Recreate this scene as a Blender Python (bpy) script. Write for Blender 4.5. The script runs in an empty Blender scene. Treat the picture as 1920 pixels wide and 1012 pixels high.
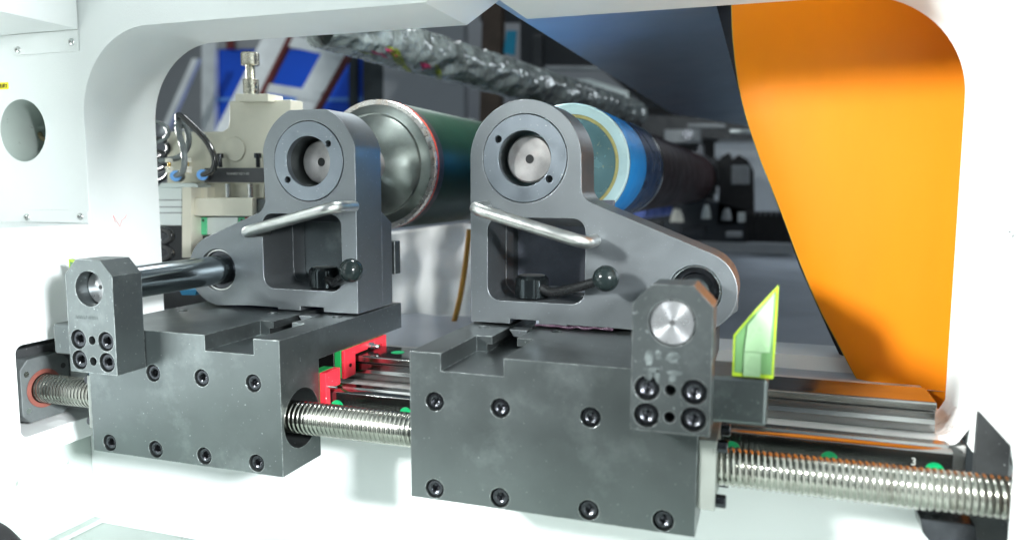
import bpy, bmesh, math, random
from mathutils import Vector, Matrix, noise
random.seed(7)
sc = bpy.context.scene
COL = sc.collection
R = math.radians
# ------------------------------------------------------------------ camera
CAMP = Vector((0.3095, -0.6254, 0.1508))
MR = Vector((0.94772, 0.31909, 0.003036))
MF = Vector((-0.316894, 0.942228, -0.108555))
MU = Vector((-0.0375, 0.101917, 0.994086))
FPX = 1434.0
cd = bpy.data.cameras.new('camera')
cd.sensor_width = 36.0
cd.lens = FPX / 1920 * 36
cd.clip_start = 0.02; cd.clip_end = 60
cd.dof.use_dof = True
cd.dof.focus_distance = 0.86
cd.dof.aperture_fstop = 3.4
cam = bpy.data.objects.new('camera', cd); COL.objects.link(cam)
m = Matrix.Identity(4)
for i in range(3):
    m[i][0] = MR[i]; m[i][1] = MU[i]; m[i][2] = -MF[i]; m[i][3] = CAMP[i]
cam.matrix_world = m
sc.camera = cam
sc.view_settings.view_transform = 'Standard'
sc.view_settings.look = 'None'
sc.view_settings.exposure = 0.28
sc.view_settings.gamma = 1.0
sc.view_settings.use_curve_mapping = False
# ------------------------------------------------------------------ world: the workshop round the machine
w = bpy.data.worlds.new('World'); sc.world = w; w.use_nodes = True
nt = w.node_tree; nt.nodes.clear()
wo = nt.nodes.new('ShaderNodeOutputWorld'); bg = nt.nodes.new('ShaderNodeBackground')
tc = nt.nodes.new('ShaderNodeTexCoord'); sx = nt.nodes.new('ShaderNodeSeparateXYZ')
rp = nt.nodes.new('ShaderNodeValToRGB'); mr_ = nt.nodes.new('ShaderNodeMapRange')
nt.links.new(tc.outputs['Generated'], sx.inputs[0])
nt.links.new(sx.outputs['Z'], mr_.inputs['Value'])
mr_.inputs['From Min'].default_value = -1; mr_.inputs['From Max'].default_value = 1
nt.links.new(mr_.outputs[0], rp.inputs[0])
e = rp.color_ramp.elements
e[0].position = 0.25; e[0].color = (0.09, 0.10, 0.10, 1)
e[1].position = 0.75; e[1].color = (0.62, 0.74, 0.80, 1)
x_ = rp.color_ramp.elements.new(0.48); x_.color = (0.34, 0.42, 0.45, 1)
wn = nt.nodes.new('ShaderNodeTexNoise'); wn.inputs['Scale'].default_value = 2.6; wn.inputs['Detail'].default_value = 3
nt.links.new(tc.outputs['Generated'], wn.inputs['Vector'])
wr = nt.nodes.new('ShaderNodeMapRange'); wr.inputs['From Min'].default_value = 0.35; wr.inputs['From Max'].default_value = 0.65
wr.inputs['To Min'].default_value = 0.6; wr.inputs['To Max'].default_value = 1.35
nt.links.new(wn.outputs['Fac'], wr.inputs['Value'])
wm = nt.nodes.new('ShaderNodeMixRGB'); wm.blend_type = 'MULTIPLY'; wm.inputs[0].default_value = 1.0
nt.links.new(rp.outputs[0], wm.inputs[1]); nt.links.new(wr.outputs[0], wm.inputs[2])
nt.links.new(wm.outputs[0], bg.inputs['Color'])
bg.inputs['Strength'].default_value = 0.36
nt.links.new(bg.outputs[0], wo.inputs['Surface'])
# ------------------------------------------------------------------ lamps and added fills
def area(name, d, dist, size, power, col, target=(0.0, 0.08, 0.05)):
    l = bpy.data.lights.new(name, 'AREA'); l.shape = 'DISK'; l.size = size; l.energy = power; l.color = col
    o = bpy.data.objects.new(name, l); COL.objects.link(o)
    t = Vector(target); dv = Vector(d).normalized()
    o.location = t + dv * dist
    o.rotation_euler = (-dv).to_track_quat('-Z', 'Y').to_euler()
    return o
area('work_lamp_left', (-0.62, -0.80, 0.40), 1.9, 0.30, 115, (0.97, 1.0, 0.98))
area('work_lamp_right', (0.80, -0.69, 0.28), 1.7, 0.22, 100, (0.95, 0.98, 1.0))
area('inner_fill', (-0.30, -0.50, 0.95), 0.58, 0.16, 5, (0.95, 1.0, 1.0), (0.03, 0.60, 0.10))  # unseen fill added above the opening to brighten the rollers and interior
area('side_fill_inside', (-0.65, -0.18, 0.17), 0.70, 0.12, 1.9, (1.0, 1.0, 0.98), (-0.10, 0.60, 0.06))  # added fill hidden behind the left frame, lifts the hanging sheet and fixture
area('rear_fill', (0.4, 0.4, 0.9), 0.95, 0.4, 3, (0.85, 0.93, 1.0), (0.45, 1.5, 0.0))  # added fill out of view, brightens the inner floor and far parts
area('hall_fill_behind', (-0.15, 0.35, 1.0), 2.6, 1.2, 30, (0.93, 0.97, 1.0), (-0.8, 2.2, 0.6))  # unseen fill added to light the hall and what stands in it

# ------------------------------------------------------------------ helpers
def at(x, y, Y):
    """point on the depth plane Y seen at photograph pixel (x, y)"""
    r = MR * ((x - 960) / FPX) + MF - MU * ((y - 506) / FPX)
    s = (Y - CAMP.y) / r.y
    return CAMP + r * s
def finish(me, ang=32):
    for p in me.polygons: p.use_smooth = True
    me.set_sharp_from_angle(angle=R(ang))
WL = {}
def wl(o):
    return WL.get(o.name, Vector((0, 0, 0)))
def thing(name, label, cat, loc=(0, 0, 0), group=None, kind=None):
    o = bpy.data.objects.new(name, None); COL.objects.link(o)
    o.location = loc; o.empty_display_size = 0.02
    WL[o.name] = Vector(loc)
    tag(o, label, cat, group, kind)
    return o
def tag(o, label=None, cat=None, group=None, kind=None):
    if label: o['label'] = label
    if cat: o['category'] = cat
    if group: o['group'] = group
    if kind: o['kind'] = kind
    return o
def put(name, me, mat, parent=None, loc=(0, 0, 0), bevel=0, rot=None, seg=2):
    o = bpy.data.objects.new(name, me); COL.objects.link(o)
    if mat and not me.materials: me.materials.append(mat)
    base = wl(parent) if parent else Vector((0, 0, 0))
    WL[o.name] = Vector(loc)
    if parent: o.parent = parent
    o.location = Vector(loc) - base
    if rot: o.rotation_euler = rot
    if bevel:
        b = o.modifiers.new('bevel', 'BEVEL'); b.width = bevel; b.segments = seg; b.limit_method = 'ANGLE'
        b.angle_limit = R(35); b.harden_normals = True
    return o
def mesh(bm, ang=32, rec=True):
    me = bpy.data.meshes.new('m')
    if rec: bmesh.ops.recalc_face_normals(bm, faces=bm.faces)
    bm.to_mesh(me); bm.free(); finish(me, ang)
    return me
def obj(name, bm, mat, parent=None, loc=(0, 0, 0), bevel=0, ang=32, rot=None, seg=2):
    return put(name, mesh(bm, ang), mat, parent, loc, bevel, rot, seg)
def bx(bm, x0, x1, y0, y1, z0, z1):
    v = [bm.verts.new((x, y, z)) for x in (x0, x1) for y in (y0, y1) for z in (z0, z1)]
    for f in ((0, 1, 3, 2), (4, 6, 7, 5), (0, 4, 5, 1), (2, 3, 7, 6), (0, 2, 6, 4), (1, 5, 7, 3)):
        bm.faces.new([v[i] for i in f])
    return bm
def box(*a):
    return bx(bmesh.new(), *a)
def prism(pts, a0, a1, axis='Y', holes=(), bm=None):
    """extrude an outline (with holes) along an axis; pts are (x,z) for Y, (y,z) for X, (x,y) for Z"""
    own = bmesh.new()
    def mk(u, v):
        return {'Y': (u, a0, v), 'X': (a0, u, v), 'Z': (u, v, a0)}[axis]
    edges = []
    for loop in [pts] + list(holes):
        vs = [own.verts.new(mk(*p)) for p in loop]
        edges += [own.edges.new((vs[i], vs[(i + 1) % len(vs)])) for i in range(len(vs))]
    if holes:
        r = bmesh.ops.triangle_fill(own, use_beauty=True, use_dissolve=False, edges=edges)
        fs = [g for g in r['geom'] if isinstance(g, bmesh.types.BMFace)]
    else:
        fs = [own.faces.new(vs)]
    ex = bmesh.ops.extrude_face_region(own, geom=fs)
    d = a1 - a0
    t = {'Y': (0, d, 0), 'X': (d, 0, 0), 'Z': (0, 0, d)}[axis]
    bmesh.ops.translate(own, verts=[g for g in ex['geom'] if isinstance(g, bmesh.types.BMVert)], vec=t)
    bmesh.ops.recalc_face_normals(own, faces=own.faces)
    if bm is None: return own
    tmp = bpy.data.meshes.new('t'); own.to_mesh(tmp); own.free(); bm.from_mesh(tmp); bpy.data.meshes.remove(tmp)
    return bm
def circ(cx, cz, r, n=40, a0=0, a1=360):
    full = abs(a1 - a0) >= 359.9
    k = n if full else n + 1
    return [(cx + r * math.cos(R(a0 + (a1 - a0) * i / n)), cz + r * math.sin(R(a0 + (a1 - a0) * i / n))) for i in range(k)]
def rrect(x0, x1, z0, z1, r, n=8):
    p = []
    for cx, cz, a in ((x1 - r, z1 - r, 0), (x0 + r, z1 - r, 90), (x0 + r, z0 + r, 180), (x1 - r, z0 + r, 270)):
        p += circ(cx, cz, r, n, a, a + 90)
    return p
def lathe(prof, n=48, axis='Y', bm=None, c=(0, 0, 0), cap=True):
    """prof: list of (along, radius)"""
    bm = bm or bmesh.new()
    rings = []
    for a, r in prof:
        ring = []
        for i in range(n):
            t = 2 * math.pi * i / n
            u, v = r * math.cos(t), r * math.sin(t)
            p = {'Y': (u, a, v), 'X': (a, u, v), 'Z': (u, v, a)}[axis]
            ring.append(bm.verts.new((p[0] + c[0], p[1] + c[1], p[2] + c[2])))
        rings.append(ring)
    for A, B in zip(rings, rings[1:]):
        for i in range(n):
            bm.faces.new((A[i], A[(i + 1) % n], B[(i + 1) % n], B[i]))
    if cap:
        bm.faces.new(rings[0]); bm.faces.new(rings[-1])
    return bm
def tube(pts, r, n=16, bm=None, cap=True, smooth=0):
    bm = bm or bmesh.new()
    P = [Vector(p) for p in pts]
    rad = r if isinstance(r, (list, tuple)) else [r] * len(P)
    if smooth:
        Q, RR = [], []
        for i in range(len(P) - 1):
            p0, p1, p2, p3 = P[max(i - 1, 0)], P[i], P[i + 1], P[min(i + 2, len(P) - 1)]
            for k in range(smooth):
                t = k / smooth
                Q.append(0.5 * ((2 * p1) + (p2 - p0) * t + (2 * p0 - 5 * p1 + 4 * p2 - p3) * t * t + (3 * p1 - p0 - 3 * p2 + p3) * t ** 3))
                RR.append(rad[i] * (1 - t) + rad[i + 1] * t)
        Q.append(P[-1]); RR.append(rad[-1]); P, rad = Q, RR
    up = None; rings = []
    for i, p in enumerate(P):
        d = (P[min(i + 1, len(P) - 1)] - P[max(i - 1, 0)]).normalized()
        if up is None:
            up = d.orthogonal().normalized()
        up = (up - d * up.dot(d)).normalized()
        s = d.cross(up)
        rings.append([bm.verts.new(p + (up * math.cos(2 * math.pi * k / n) + s * math.sin(2 * math.pi * k / n)) * rad[i]) for k in range(n)])
    for A, B in zip(rings, rings[1:]):
        for k in range(n): bm.faces.new((A[k], A[(k + 1) % n], B[(k + 1) % n], B[k]))
    if cap:
        bm.faces.new(rings[0]); bm.faces.new(rings[-1])
    return bm
def cut(base_bm, cutters, ang=32):
    """boolean-subtract a list of bmeshes from base and return a mesh"""
    bmesh.ops.recalc_face_normals(base_bm, faces=base_bm.faces)
    a = bpy.data.meshes.new('a'); base_bm.to_mesh(a); base_bm.free()
    oa = bpy.data.objects.new('a', a); COL.objects.link(oa)
    tmp = []
    for cbm in cutters:
        bmesh.ops.recalc_face_normals(cbm, faces=cbm.faces)
        c = bpy.data.meshes.new('c'); cbm.to_mesh(c); cbm.free()
        oc = bpy.data.objects.new('c', c); COL.objects.link(oc); tmp.append(oc)
        mo = oa.modifiers.new('b', 'BOOLEAN'); mo.operation = 'DIFFERENCE'; mo.object = oc; mo.solver = 'EXACT'
    bpy.context.view_layer.update()
    dg = bpy.context.evaluated_depsgraph_get()
    me = bpy.data.meshes.new_from_object(oa.evaluated_get(dg))
    for o in tmp + [oa]:
        mm = o.data; bpy.data.objects.remove(o); bpy.data.meshes.remove(mm)
    finish(me, ang)
    return me
def text_mesh(s, size, depth=0.0002):
    cu = bpy.data.curves.new('t', 'FONT'); cu.body = s; cu.size = size; cu.extrude = depth
    cu.align_x = 'CENTER'; cu.align_y = 'CENTER'
    o = bpy.data.objects.new('t', cu); COL.objects.link(o)
    bpy.context.view_layer.update()
    me = bpy.data.meshes.new_from_object(o.evaluated_get(bpy.context.evaluated_depsgraph_get()))
    bpy.data.objects.remove(o); bpy.data.curves.remove(cu)
    return me

# ------------------------------------------------------------------ materials
def mat(name, col, rough=0.5, metal=0.0, var=0.15, scale=8, rvar=0.12, bump=0.0, bscale=200, stretch=(1, 1, 1),
        specks=0.0, speck_col=(0.7, 0.75, 0.75), speck_scale=260, coat=0.0, spec=0.5, trans=0.0, ior=1.45, col2=None,
        stain=None, stain_scale=6, stain_amt=0.5, alpha=1.0, emis=None):
    m = bpy.data.materials.new(name); m.use_nodes = True
    nt = m.node_tree; N = nt.nodes; L = nt.links
    b = N['Principled BSDF']
    tc = N.new('ShaderNodeTexCoord'); mp = N.new('ShaderNodeMapping'); mp.inputs['Scale'].default_value = stretch
    L.new(tc.outputs['Object'], mp.inputs[0])
    n1 = N.new('ShaderNodeTexNoise'); n1.inputs['Scale'].default_value = scale; n1.inputs['Detail'].default_value = 6
    n1.inputs['Roughness'].default_value = 0.6
    L.new(mp.outputs[0], n1.inputs['Vector'])
    rr = N.new('ShaderNodeValToRGB'); rr.color_ramp.elements[0].position = 0.32; rr.color_ramp.elements[1].position = 0.68
    c2 = col2 or tuple(min(1, c * (1 + var)) for c in col)
    rr.color_ramp.elements[0].color = (*[c * (1 - var) for c in col], 1)
    rr.color_ramp.elements[1].color = (*c2, 1)
    L.new(n1.outputs['Fac'], rr.inputs[0])
    out = rr.outputs[0]
    if stain:
        n3 = N.new('ShaderNodeTexNoise'); n3.inputs['Scale'].default_value = stain_scale; n3.inputs['Detail'].default_value = 8
        n3.inputs['Roughness'].default_value = 0.7
        L.new(tc.outputs['Object'], n3.inputs['Vector'])
        r3 = N.new('ShaderNodeValToRGB'); r3.color_ramp.elements[0].position = 0.52; r3.color_ramp.elements[1].position = 0.68
        r3.color_ramp.elements[0].color = (0, 0, 0, 1); r3.color_ramp.elements[1].color = (stain_amt,) * 3 + (1,)
        L.new(n3.outputs['Fac'], r3.inputs[0])
        mx = N.new('ShaderNodeMixRGB'); L.new(r3.outputs[0], mx.inputs[0]); L.new(out, mx.inputs[1])
        mx.inputs[2].default_value = (*stain, 1); out = mx.outputs[0]
    if specks > 0:
        n4 = N.new('ShaderNodeTexNoise'); n4.inputs['Scale'].default_value = speck_scale; n4.inputs['Detail'].default_value = 3
        L.new(tc.outputs['Object'], n4.inputs['Vector'])
        r4 = N.new('ShaderNodeValToRGB'); r4.color_ramp.elements[0].position = 0.70 - 0.05 * specks
        r4.color_ramp.elements[1].position = 0.76 - 0.05 * specks
        r4.color_ramp.elements[0].color = (0, 0, 0, 1); r4.color_ramp.elements[1].color = (0.8, 0.8, 0.8, 1)
        L.new(n4.outputs['Fac'], r4.inputs[0])
        m4 = N.new('ShaderNodeMixRGB'); L.new(r4.outputs[0], m4.inputs[0]); L.new(out, m4.inputs[1])
        m4.inputs[2].default_value = (*speck_col, 1); out = m4.outputs[0]
    L.new(out, b.inputs['Base Color'])
    b.inputs['Metallic'].default_value = metal
    b.inputs['Specular IOR Level'].default_value = spec
    b.inputs['Coat Weight'].default_value = coat
    b.inputs['Coat Roughness'].default_value = 0.08
    b.inputs['Transmission Weight'].default_value = trans
    b.inputs['IOR'].default_value = ior
    b.inputs['Alpha'].default_value = alpha
    n2 = N.new('ShaderNodeTexNoise'); n2.inputs['Scale'].default_value = scale * 2.3; n2.inputs['Detail'].default_value = 5
    L.new(mp.outputs[0], n2.inputs['Vector'])
    mr = N.new('ShaderNodeMapRange'); mr.inputs['From Min'].default_value = 0.3; mr.inputs['From Max'].default_value = 0.7
    mr.inputs['To Min'].default_value = max(0.02, rough - rvar); mr.inputs['To Max'].default_value = min(1, rough + rvar)
    L.new(n2.outputs['Fac'], mr.inputs['Value']); L.new(mr.outputs[0], b.inputs['Roughness'])
    if bump:
        nb = N.new('ShaderNodeTexNoise'); nb.inputs['Scale'].default_value = bscale; nb.inputs['Detail'].default_value = 3
        L.new(mp.outputs[0], nb.inputs['Vector'])
        bp = N.new('ShaderNodeBump'); bp.inputs['Strength'].default_value = bump; bp.inputs['Distance'].default_value = 0.0006
        L.new(nb.outputs['Fac'], bp.inputs['Height']); L.new(bp.outputs[0], b.inputs['Normal'])
    if emis:
        b.inputs['Emission Color'].default_value = (*emis[0], 1); b.inputs['Emission Strength'].default_value = emis[1]
    return m
WHITE = mat('white_paint', (0.74, 0.77, 0.765), 0.42, 0, 0.025, 5, 0.08, 0.12, 900, spec=0.45)
WHITE_TEX = mat('white_texture_paint', (0.70, 0.735, 0.725), 0.45, 0, 0.03, 5, 0.08, 0.5, 700, spec=0.5)
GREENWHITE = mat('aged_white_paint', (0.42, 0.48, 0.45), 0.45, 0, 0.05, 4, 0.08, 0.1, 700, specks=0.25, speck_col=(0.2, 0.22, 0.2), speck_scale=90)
STEEL = mat('blackened_steel', (0.128, 0.145, 0.146), 0.34, 0.93, 0.13, 8, 0.035, 0.05, 900, specks=0.35, speck_col=(0.42, 0.46, 0.47), speck_scale=330, stain=(0.24, 0.27, 0.27), stain_scale=10, stain_amt=0.6)
STEEL_CHEEK = mat('satin_grey_steel', (0.185, 0.203, 0.215), 0.40, 0.86, 0.07, 14, 0.03, 0.05, 1200, specks=0.35, speck_col=(0.45, 0.50, 0.53), speck_scale=520)
STEEL_RING = mat('turned_ring_steel', (0.21, 0.24, 0.27), 0.36, 0.85, 0.08, 20, 0.06, 0.03, 900, specks=0.3)
BRIGHT = mat('bright_steel', (0.62, 0.63, 0.62), 0.22, 1.0, 0.06, 30, 0.08)
SATIN = mat('satin_stainless', (0.60, 0.61, 0.59), 0.36, 1.0, 0.10, 40, 0.08, 0.05, 400)
THREAD = mat('ground_screw_steel', (0.33, 0.335, 0.30), 0.20, 1.0, 0.10, 20, 0.06, stain=(0.10, 0.08, 0.06), stain_scale=45, stain_amt=0.6)
CHROME = mat('hard_chrome_shaft', (0.38, 0.43, 0.45), 0.14, 1.0, 0.08, 10, 0.06, stretch=(1, 0.15, 1))
SPINDLE = mat('worn_spindle_face', (0.40, 0.39, 0.385), 0.45, 0.6, 0.14, 70, 0.1, 0.05, 400, stain=(0.33, 0.27, 0.25), stain_scale=60, stain_amt=0.6)
CENTRE = mat('turned_end_face', (0.66, 0.67, 0.68), 0.30, 0.55, 0.04, 80, 0.05)
BLACKBOLT = mat('black_oxide', (0.055, 0.058, 0.065), 0.20, 0.95, 0.2, 60, 0.08, 0.1, 900)
BLACK = mat('black_plastic', (0.012, 0.013, 0.014), 0.4, 0, 0.2, 10)
BALLM = mat('black_phenolic_ball', (0.010, 0.015, 0.015), 0.14, 0.0, 0.15, 10, 0.03, spec=0.35)
LEVERM = mat('black_lever', (0.018, 0.019, 0.020), 0.24, 0.3, 0.2, 30, 0.08, 0.15, 300)
HUBM = mat('black_steel_hub', (0.03, 0.037, 0.04), 0.14, 0.8, 0.15, 30, 0.05)
DARKHOLE = mat('dark_bore', (0.03, 0.031, 0.032), 0.5, 0.4, 0.2, 20)
DARKGREY = mat('dark_housing', (0.075, 0.08, 0.083), 0.45, 0.5, 0.25, 20, 0.1, 0.15, 300, specks=0.3)
CAST = mat('cast_flange', (0.125, 0.14, 0.142), 0.5, 0.4, 0.25, 25, 0.1, 0.25, 200)
REDSEAL = mat('red_brown_seal', (0.20, 0.065, 0.05), 0.55, 0, 0.2, 40)
RAILTOP = mat('ground_rail_steel', (0.30, 0.305, 0.30), 0.18, 1.0, 0.12, 14, 0.08, stretch=(0.15, 1, 1))
RAILBLACK = mat('black_rail_face', (0.13, 0.133, 0.135), 0.14, 0.95, 0.2, 18, 0.08, stretch=(0.2, 1, 1))
GREENCAP = mat('green_plastic_cap', (0.0, 0.33, 0.11), 0.4, 0, 0.05, 30)
GREENPL = mat('green_end_cap', (0.01, 0.20, 0.05), 0.4, 0, 0.1, 30)
GREENPL2 = mat('pale_green_end_cap', (0.10, 0.55, 0.27), 0.4, 0, 0.05, 30)
REDPL = mat('red_end_seal', (0.55, 0.022, 0.036), 0.38, 0, 0.15, 40, specks=0.2)
BEAMTOP = mat('greasy_white_beam', (0.46, 0.46, 0.45), 0.35, 0, 0.12, 20, 0.1, 0.4, 90, stain=(0.16, 0.13, 0.115), stain_scale=18, stain_amt=0.75)
ORANGE = mat('orange_painted_sheet', (0.80, 0.235, 0.004), 0.50, 0, 0.05, 3, 0.06, 0.25, 500, stretch=(3, 1, 0.6), spec=0.3)
YEDGE = mat('yellow_sheet_edge', (0.42, 0.30, 0.03), 0.4, 0, 0.2, 60)
DKBLUE = mat('dark_blue_sheet', (0.02, 0.028, 0.04), 0.45, 0.2, 0.2, 6)
SLATE = mat('slate_blue_sheet', (0.36, 0.46, 0.56), 0.40, 0.25, 0.1, 4, 0.1)
BEIGE = mat('nickel_plate_beige', (0.70, 0.68, 0.57), 0.40, 0.25, 0.08, 10, 0.06, 0.03, 300)
ALU = mat('anodised_aluminium', (0.66, 0.72, 0.71), 0.34, 0.6, 0.04, 10, 0.05)
NICKEL = mat('nickel_bolt', (0.55, 0.53, 0.44), 0.25, 1.0, 0.12, 120, 0.08, 0.3, 900)
GREYBAR = mat('dark_grey_bar', (0.06, 0.063, 0.067), 0.42, 0.3, 0.12, 30, 0.08, 0.1, 500)
BRASS = mat('brass', (0.75, 0.50, 0.15), 0.25, 1.0, 0.1, 30)
NYLON = mat('white_nylon', (0.80, 0.79, 0.70), 0.4, 0, 0.05, 30)
BLUEPL = mat('light_blue_collet', (0.17, 0.42, 0.85), 0.35, 0, 0.05, 30)
BLUEPL2 = mat('blue_plastic', (0.02, 0.22, 0.42), 0.35, 0, 0.05, 30)
CLEAR = mat('clear_air_tube', (0.20, 0.225, 0.23), 0.12, 0.30, 0.3, 60, 0.06)
BLKTUBE = mat('black_air_tube', (0.015, 0.016, 0.017), 0.15, 0, 0.1, 30, 0.04, coat=0.6)
FLUO = mat('fluorescent_green_acrylic', (0.13, 0.27, 0.11), 0.22, 0, 0.03, 20, 0.05, trans=0.3, ior=1.3)
FLUO_EDGE = mat('fluorescent_edge', (0.26, 0.38, 0.02), 0.3, 0, 0.03, 20)
ACRYL = mat('pale_acrylic', (0.19, 0.30, 0.17), 0.3, 0, 0.02, 20)
GREENROLL = mat('dark_green_rubber', (0.008, 0.025, 0.015), 0.38, 0.0, 0.12, 8, 0.06, spec=0.35)
ROLLFACE = mat('scuffed_roller_face', (0.20, 0.225, 0.21), 0.33, 0.92, 0.35, 14, 0.04, 0.04, 300)
ROLLRIM = mat('worn_roller_rim', (0.62, 0.60, 0.57), 0.3, 0.8, 0.2, 60, 0.1, stain=(0.25, 0.14, 0.05), stain_scale=30, stain_amt=0.8)
REDRING = mat('red_lacquer_ring', (0.70, 0.07, 0.03), 0.35, 0, 0.2, 60)
DARKRUB = mat('black_rubber_band', (0.02, 0.018, 0.018), 0.5, 0, 0.2, 30)
BLUEROLL = mat('blue_polyurethane', (0.02, 0.36, 0.98), 0.40, 0, 0.06, 12, spec=0.25)
BLUEDARK = mat('deep_blue_film', (0.008, 0.045, 0.15), 0.30, 0, 0.15, 12, spec=0.25)
MAROON = mat('maroon_gloss_roller', (0.030, 0.008, 0.009), 0.42, 0, 0.4, 14, 0.08, spec=0.12)
PALERIM = mat('pale_blue_rim', (0.62, 0.86, 0.88), 0.35, 0, 0.03, 30)
TEALFACE = mat('oily_teal_face', (0.20, 0.38, 0.42), 0.25, 0.5, 0.15, 14, 0.1, 0.1, 200, specks=0.5, speck_col=(0.7, 0.75, 0.5), speck_scale=170)
GLUE = mat('yellowed_glue', (0.50, 0.46, 0.18), 0.4, 0, 0.2, 90)
SMUDGE = mat('pale_marking', (0.17, 0.195, 0.195), 0.42, 0.97, 0.1, 60)
REDPEN = mat('red_pen', (0.75, 0.10, 0.12), 0.6, 0, 0.1, 60)
YELLOW = mat('yellow_label', (0.90, 0.78, 0.02), 0.5, 0, 0.02, 60)
INK = mat('black_ink', (0.02, 0.02, 0.02), 0.6, 0, 0.1, 60)
PRINT = mat('pale_print', (0.45, 0.46, 0.44), 0.5, 0, 0.1, 60)
FILM = mat('grey_stretch_film', (0.17, 0.195, 0.19), 0.22, 0.15, 0.5, 16, 0.12, 1.0, 45, stretch=(1, 2.5, 1), stain=(0.10, 0.11, 0.10), stain_scale=22, stain_amt=0.6, coat=0.5)
WALLG = mat('grey_hall_wall', (0.27, 0.285, 0.30), 0.6, 0, 0.1, 1.5)
WALLDK = mat('dim_hall', (0.025, 0.028, 0.032), 0.6, 0, 0.3, 3)
BLUEBRD = mat('blue_board', (0.008, 0.09, 0.66), 0.45, 0, 0.04, 2)
BLUELINE = mat('pale_blue_strip', (0.12, 0.30, 0.75), 0.5, 0, 0.04, 2)
ALULAD = mat('ladder_aluminium', (0.80, 0.84, 0.85), 0.4, 0.35, 0.1, 10)
REDLAD = mat('red_ladder_edge', (0.12, 0.02, 0.02), 0.5, 0, 0.3, 10)
FRAMEDK = mat('dark_window_frame', (0.018, 0.026, 0.03), 0.5, 0, 0.2, 5)
SHEETW = mat('crumpled_white_sheet', (0.86, 0.90, 0.89), 0.5, 0, 0.14, 5, 0.1, 0.3, 20)
CORD = mat('amber_strap', (0.34, 0.17, 0.02), 0.5, 0, 0.25, 20)
FLOORM = mat('grey_film_floor', (0.32, 0.36, 0.41), 0.38, 0.0, 0.15, 3, 0.1, 0.1, 14)
PALEPLATE = mat('pale_nut_plate', (0.27, 0.29, 0.27), 0.38, 0.4, 0.05, 30)
VIOLET = mat('violet_blue_film', (0.20, 0.28, 0.75), 0.3, 0, 0.3, 20)
BELLOWS = mat('black_bellows', (0.012, 0.012, 0.013), 0.6, 0, 0.2, 20)
GREYFAR = mat('grey_far_metal', (0.28, 0.30, 0.31), 0.45, 0.2, 0.2, 10)
HOSEM = mat('ribbed_black_hose', (0.03, 0.031, 0.032), 0.32, 0, 0.2, 20)
BROWN = mat('brown_post', (0.075, 0.05, 0.035), 0.5, 0, 0.3, 10)
CYAN = mat('cyan_tag', (0.01, 0.26, 0.42), 0.4, 0, 0.1, 10)
MAGENTA = mat('printed_magenta', (0.16, 0.015, 0.045), 0.3, 0, 0.2, 30)
LIME = mat('printed_lime', (0.14, 0.17, 0.02), 0.3, 0, 0.2, 30)

def turned(m):
    nt = m.node_tree; b = nt.nodes['Principled BSDF']
    tn = nt.nodes.new('ShaderNodeTangent'); tn.direction_type = 'RADIAL'; tn.axis = 'Y'
    nt.links.new(tn.outputs[0], b.inputs['Tangent'])
    b.inputs['Anisotropic'].default_value = 0.85
CENTRE = mat('lathe_turned_face', (0.38, 0.39, 0.40), 0.30, 0.85, 0.04, 80, 0.04); turned(CENTRE)
turned(SPINDLE); SPINDLE.node_tree.nodes['Principled BSDF'].inputs['Anisotropic'].default_value = 0.5
def edge_wear(m, col, rad=0.0016, amt=0.8):
    nt = m.node_tree; N = nt.nodes; L = nt.links; b = N['Principled BSDF']
    bv = N.new('ShaderNodeBevel'); bv.samples = 4; bv.inputs['Radius'].default_value = rad
    ge = N.new('ShaderNodeNewGeometry'); dt = N.new('ShaderNodeVectorMath'); dt.operation = 'DOT_PRODUCT'
    L.new(bv.outputs[0], dt.inputs[0]); L.new(ge.outputs['Normal'], dt.inputs[1])
    tc = N.new('ShaderNodeTexCoord'); no = N.new('ShaderNodeTexNoise'); no.inputs['Scale'].default_value = 120; no.inputs['Detail'].default_value = 5
    L.new(tc.outputs['Object'], no.inputs['Vector'])
    mr = N.new('ShaderNodeMapRange'); mr.inputs['From Min'].default_value = 0.985; mr.inputs['From Max'].default_value = 0.90
    L.new(dt.outputs['Value'], mr.inputs['Value'])
    nr = N.new('ShaderNodeMapRange'); nr.inputs['From Min'].default_value = 0.38; nr.inputs['From Max'].default_value = 0.58
    L.new(no.outputs['Fac'], nr.inputs['Value'])
    mu = N.new('ShaderNodeMath'); mu.operation = 'MULTIPLY'; L.new(mr.outputs[0], mu.inputs[0]); L.new(nr.outputs[0], mu.inputs[1])
    m2 = N.new('ShaderNodeMath'); m2.operation = 'MULTIPLY'; L.new(mu.outputs[0], m2.inputs[0]); m2.inputs[1].default_value = amt
    mx = N.new('ShaderNodeMixRGB'); src = b.inputs['Base Color'].links[0].from_socket
    L.new(m2.outputs[0], mx.inputs[0]); L.new(src, mx.inputs[1]); mx.inputs[2].default_value = (*col, 1)
    L.new(mx.outputs[0], b.inputs['Base Color'])
edge_wear(STEEL, (0.62, 0.66, 0.66), 0.0014, 0.85)
edge_wear(STEEL_CHEEK, (0.70, 0.74, 0.76), 0.0012, 0.8)
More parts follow.
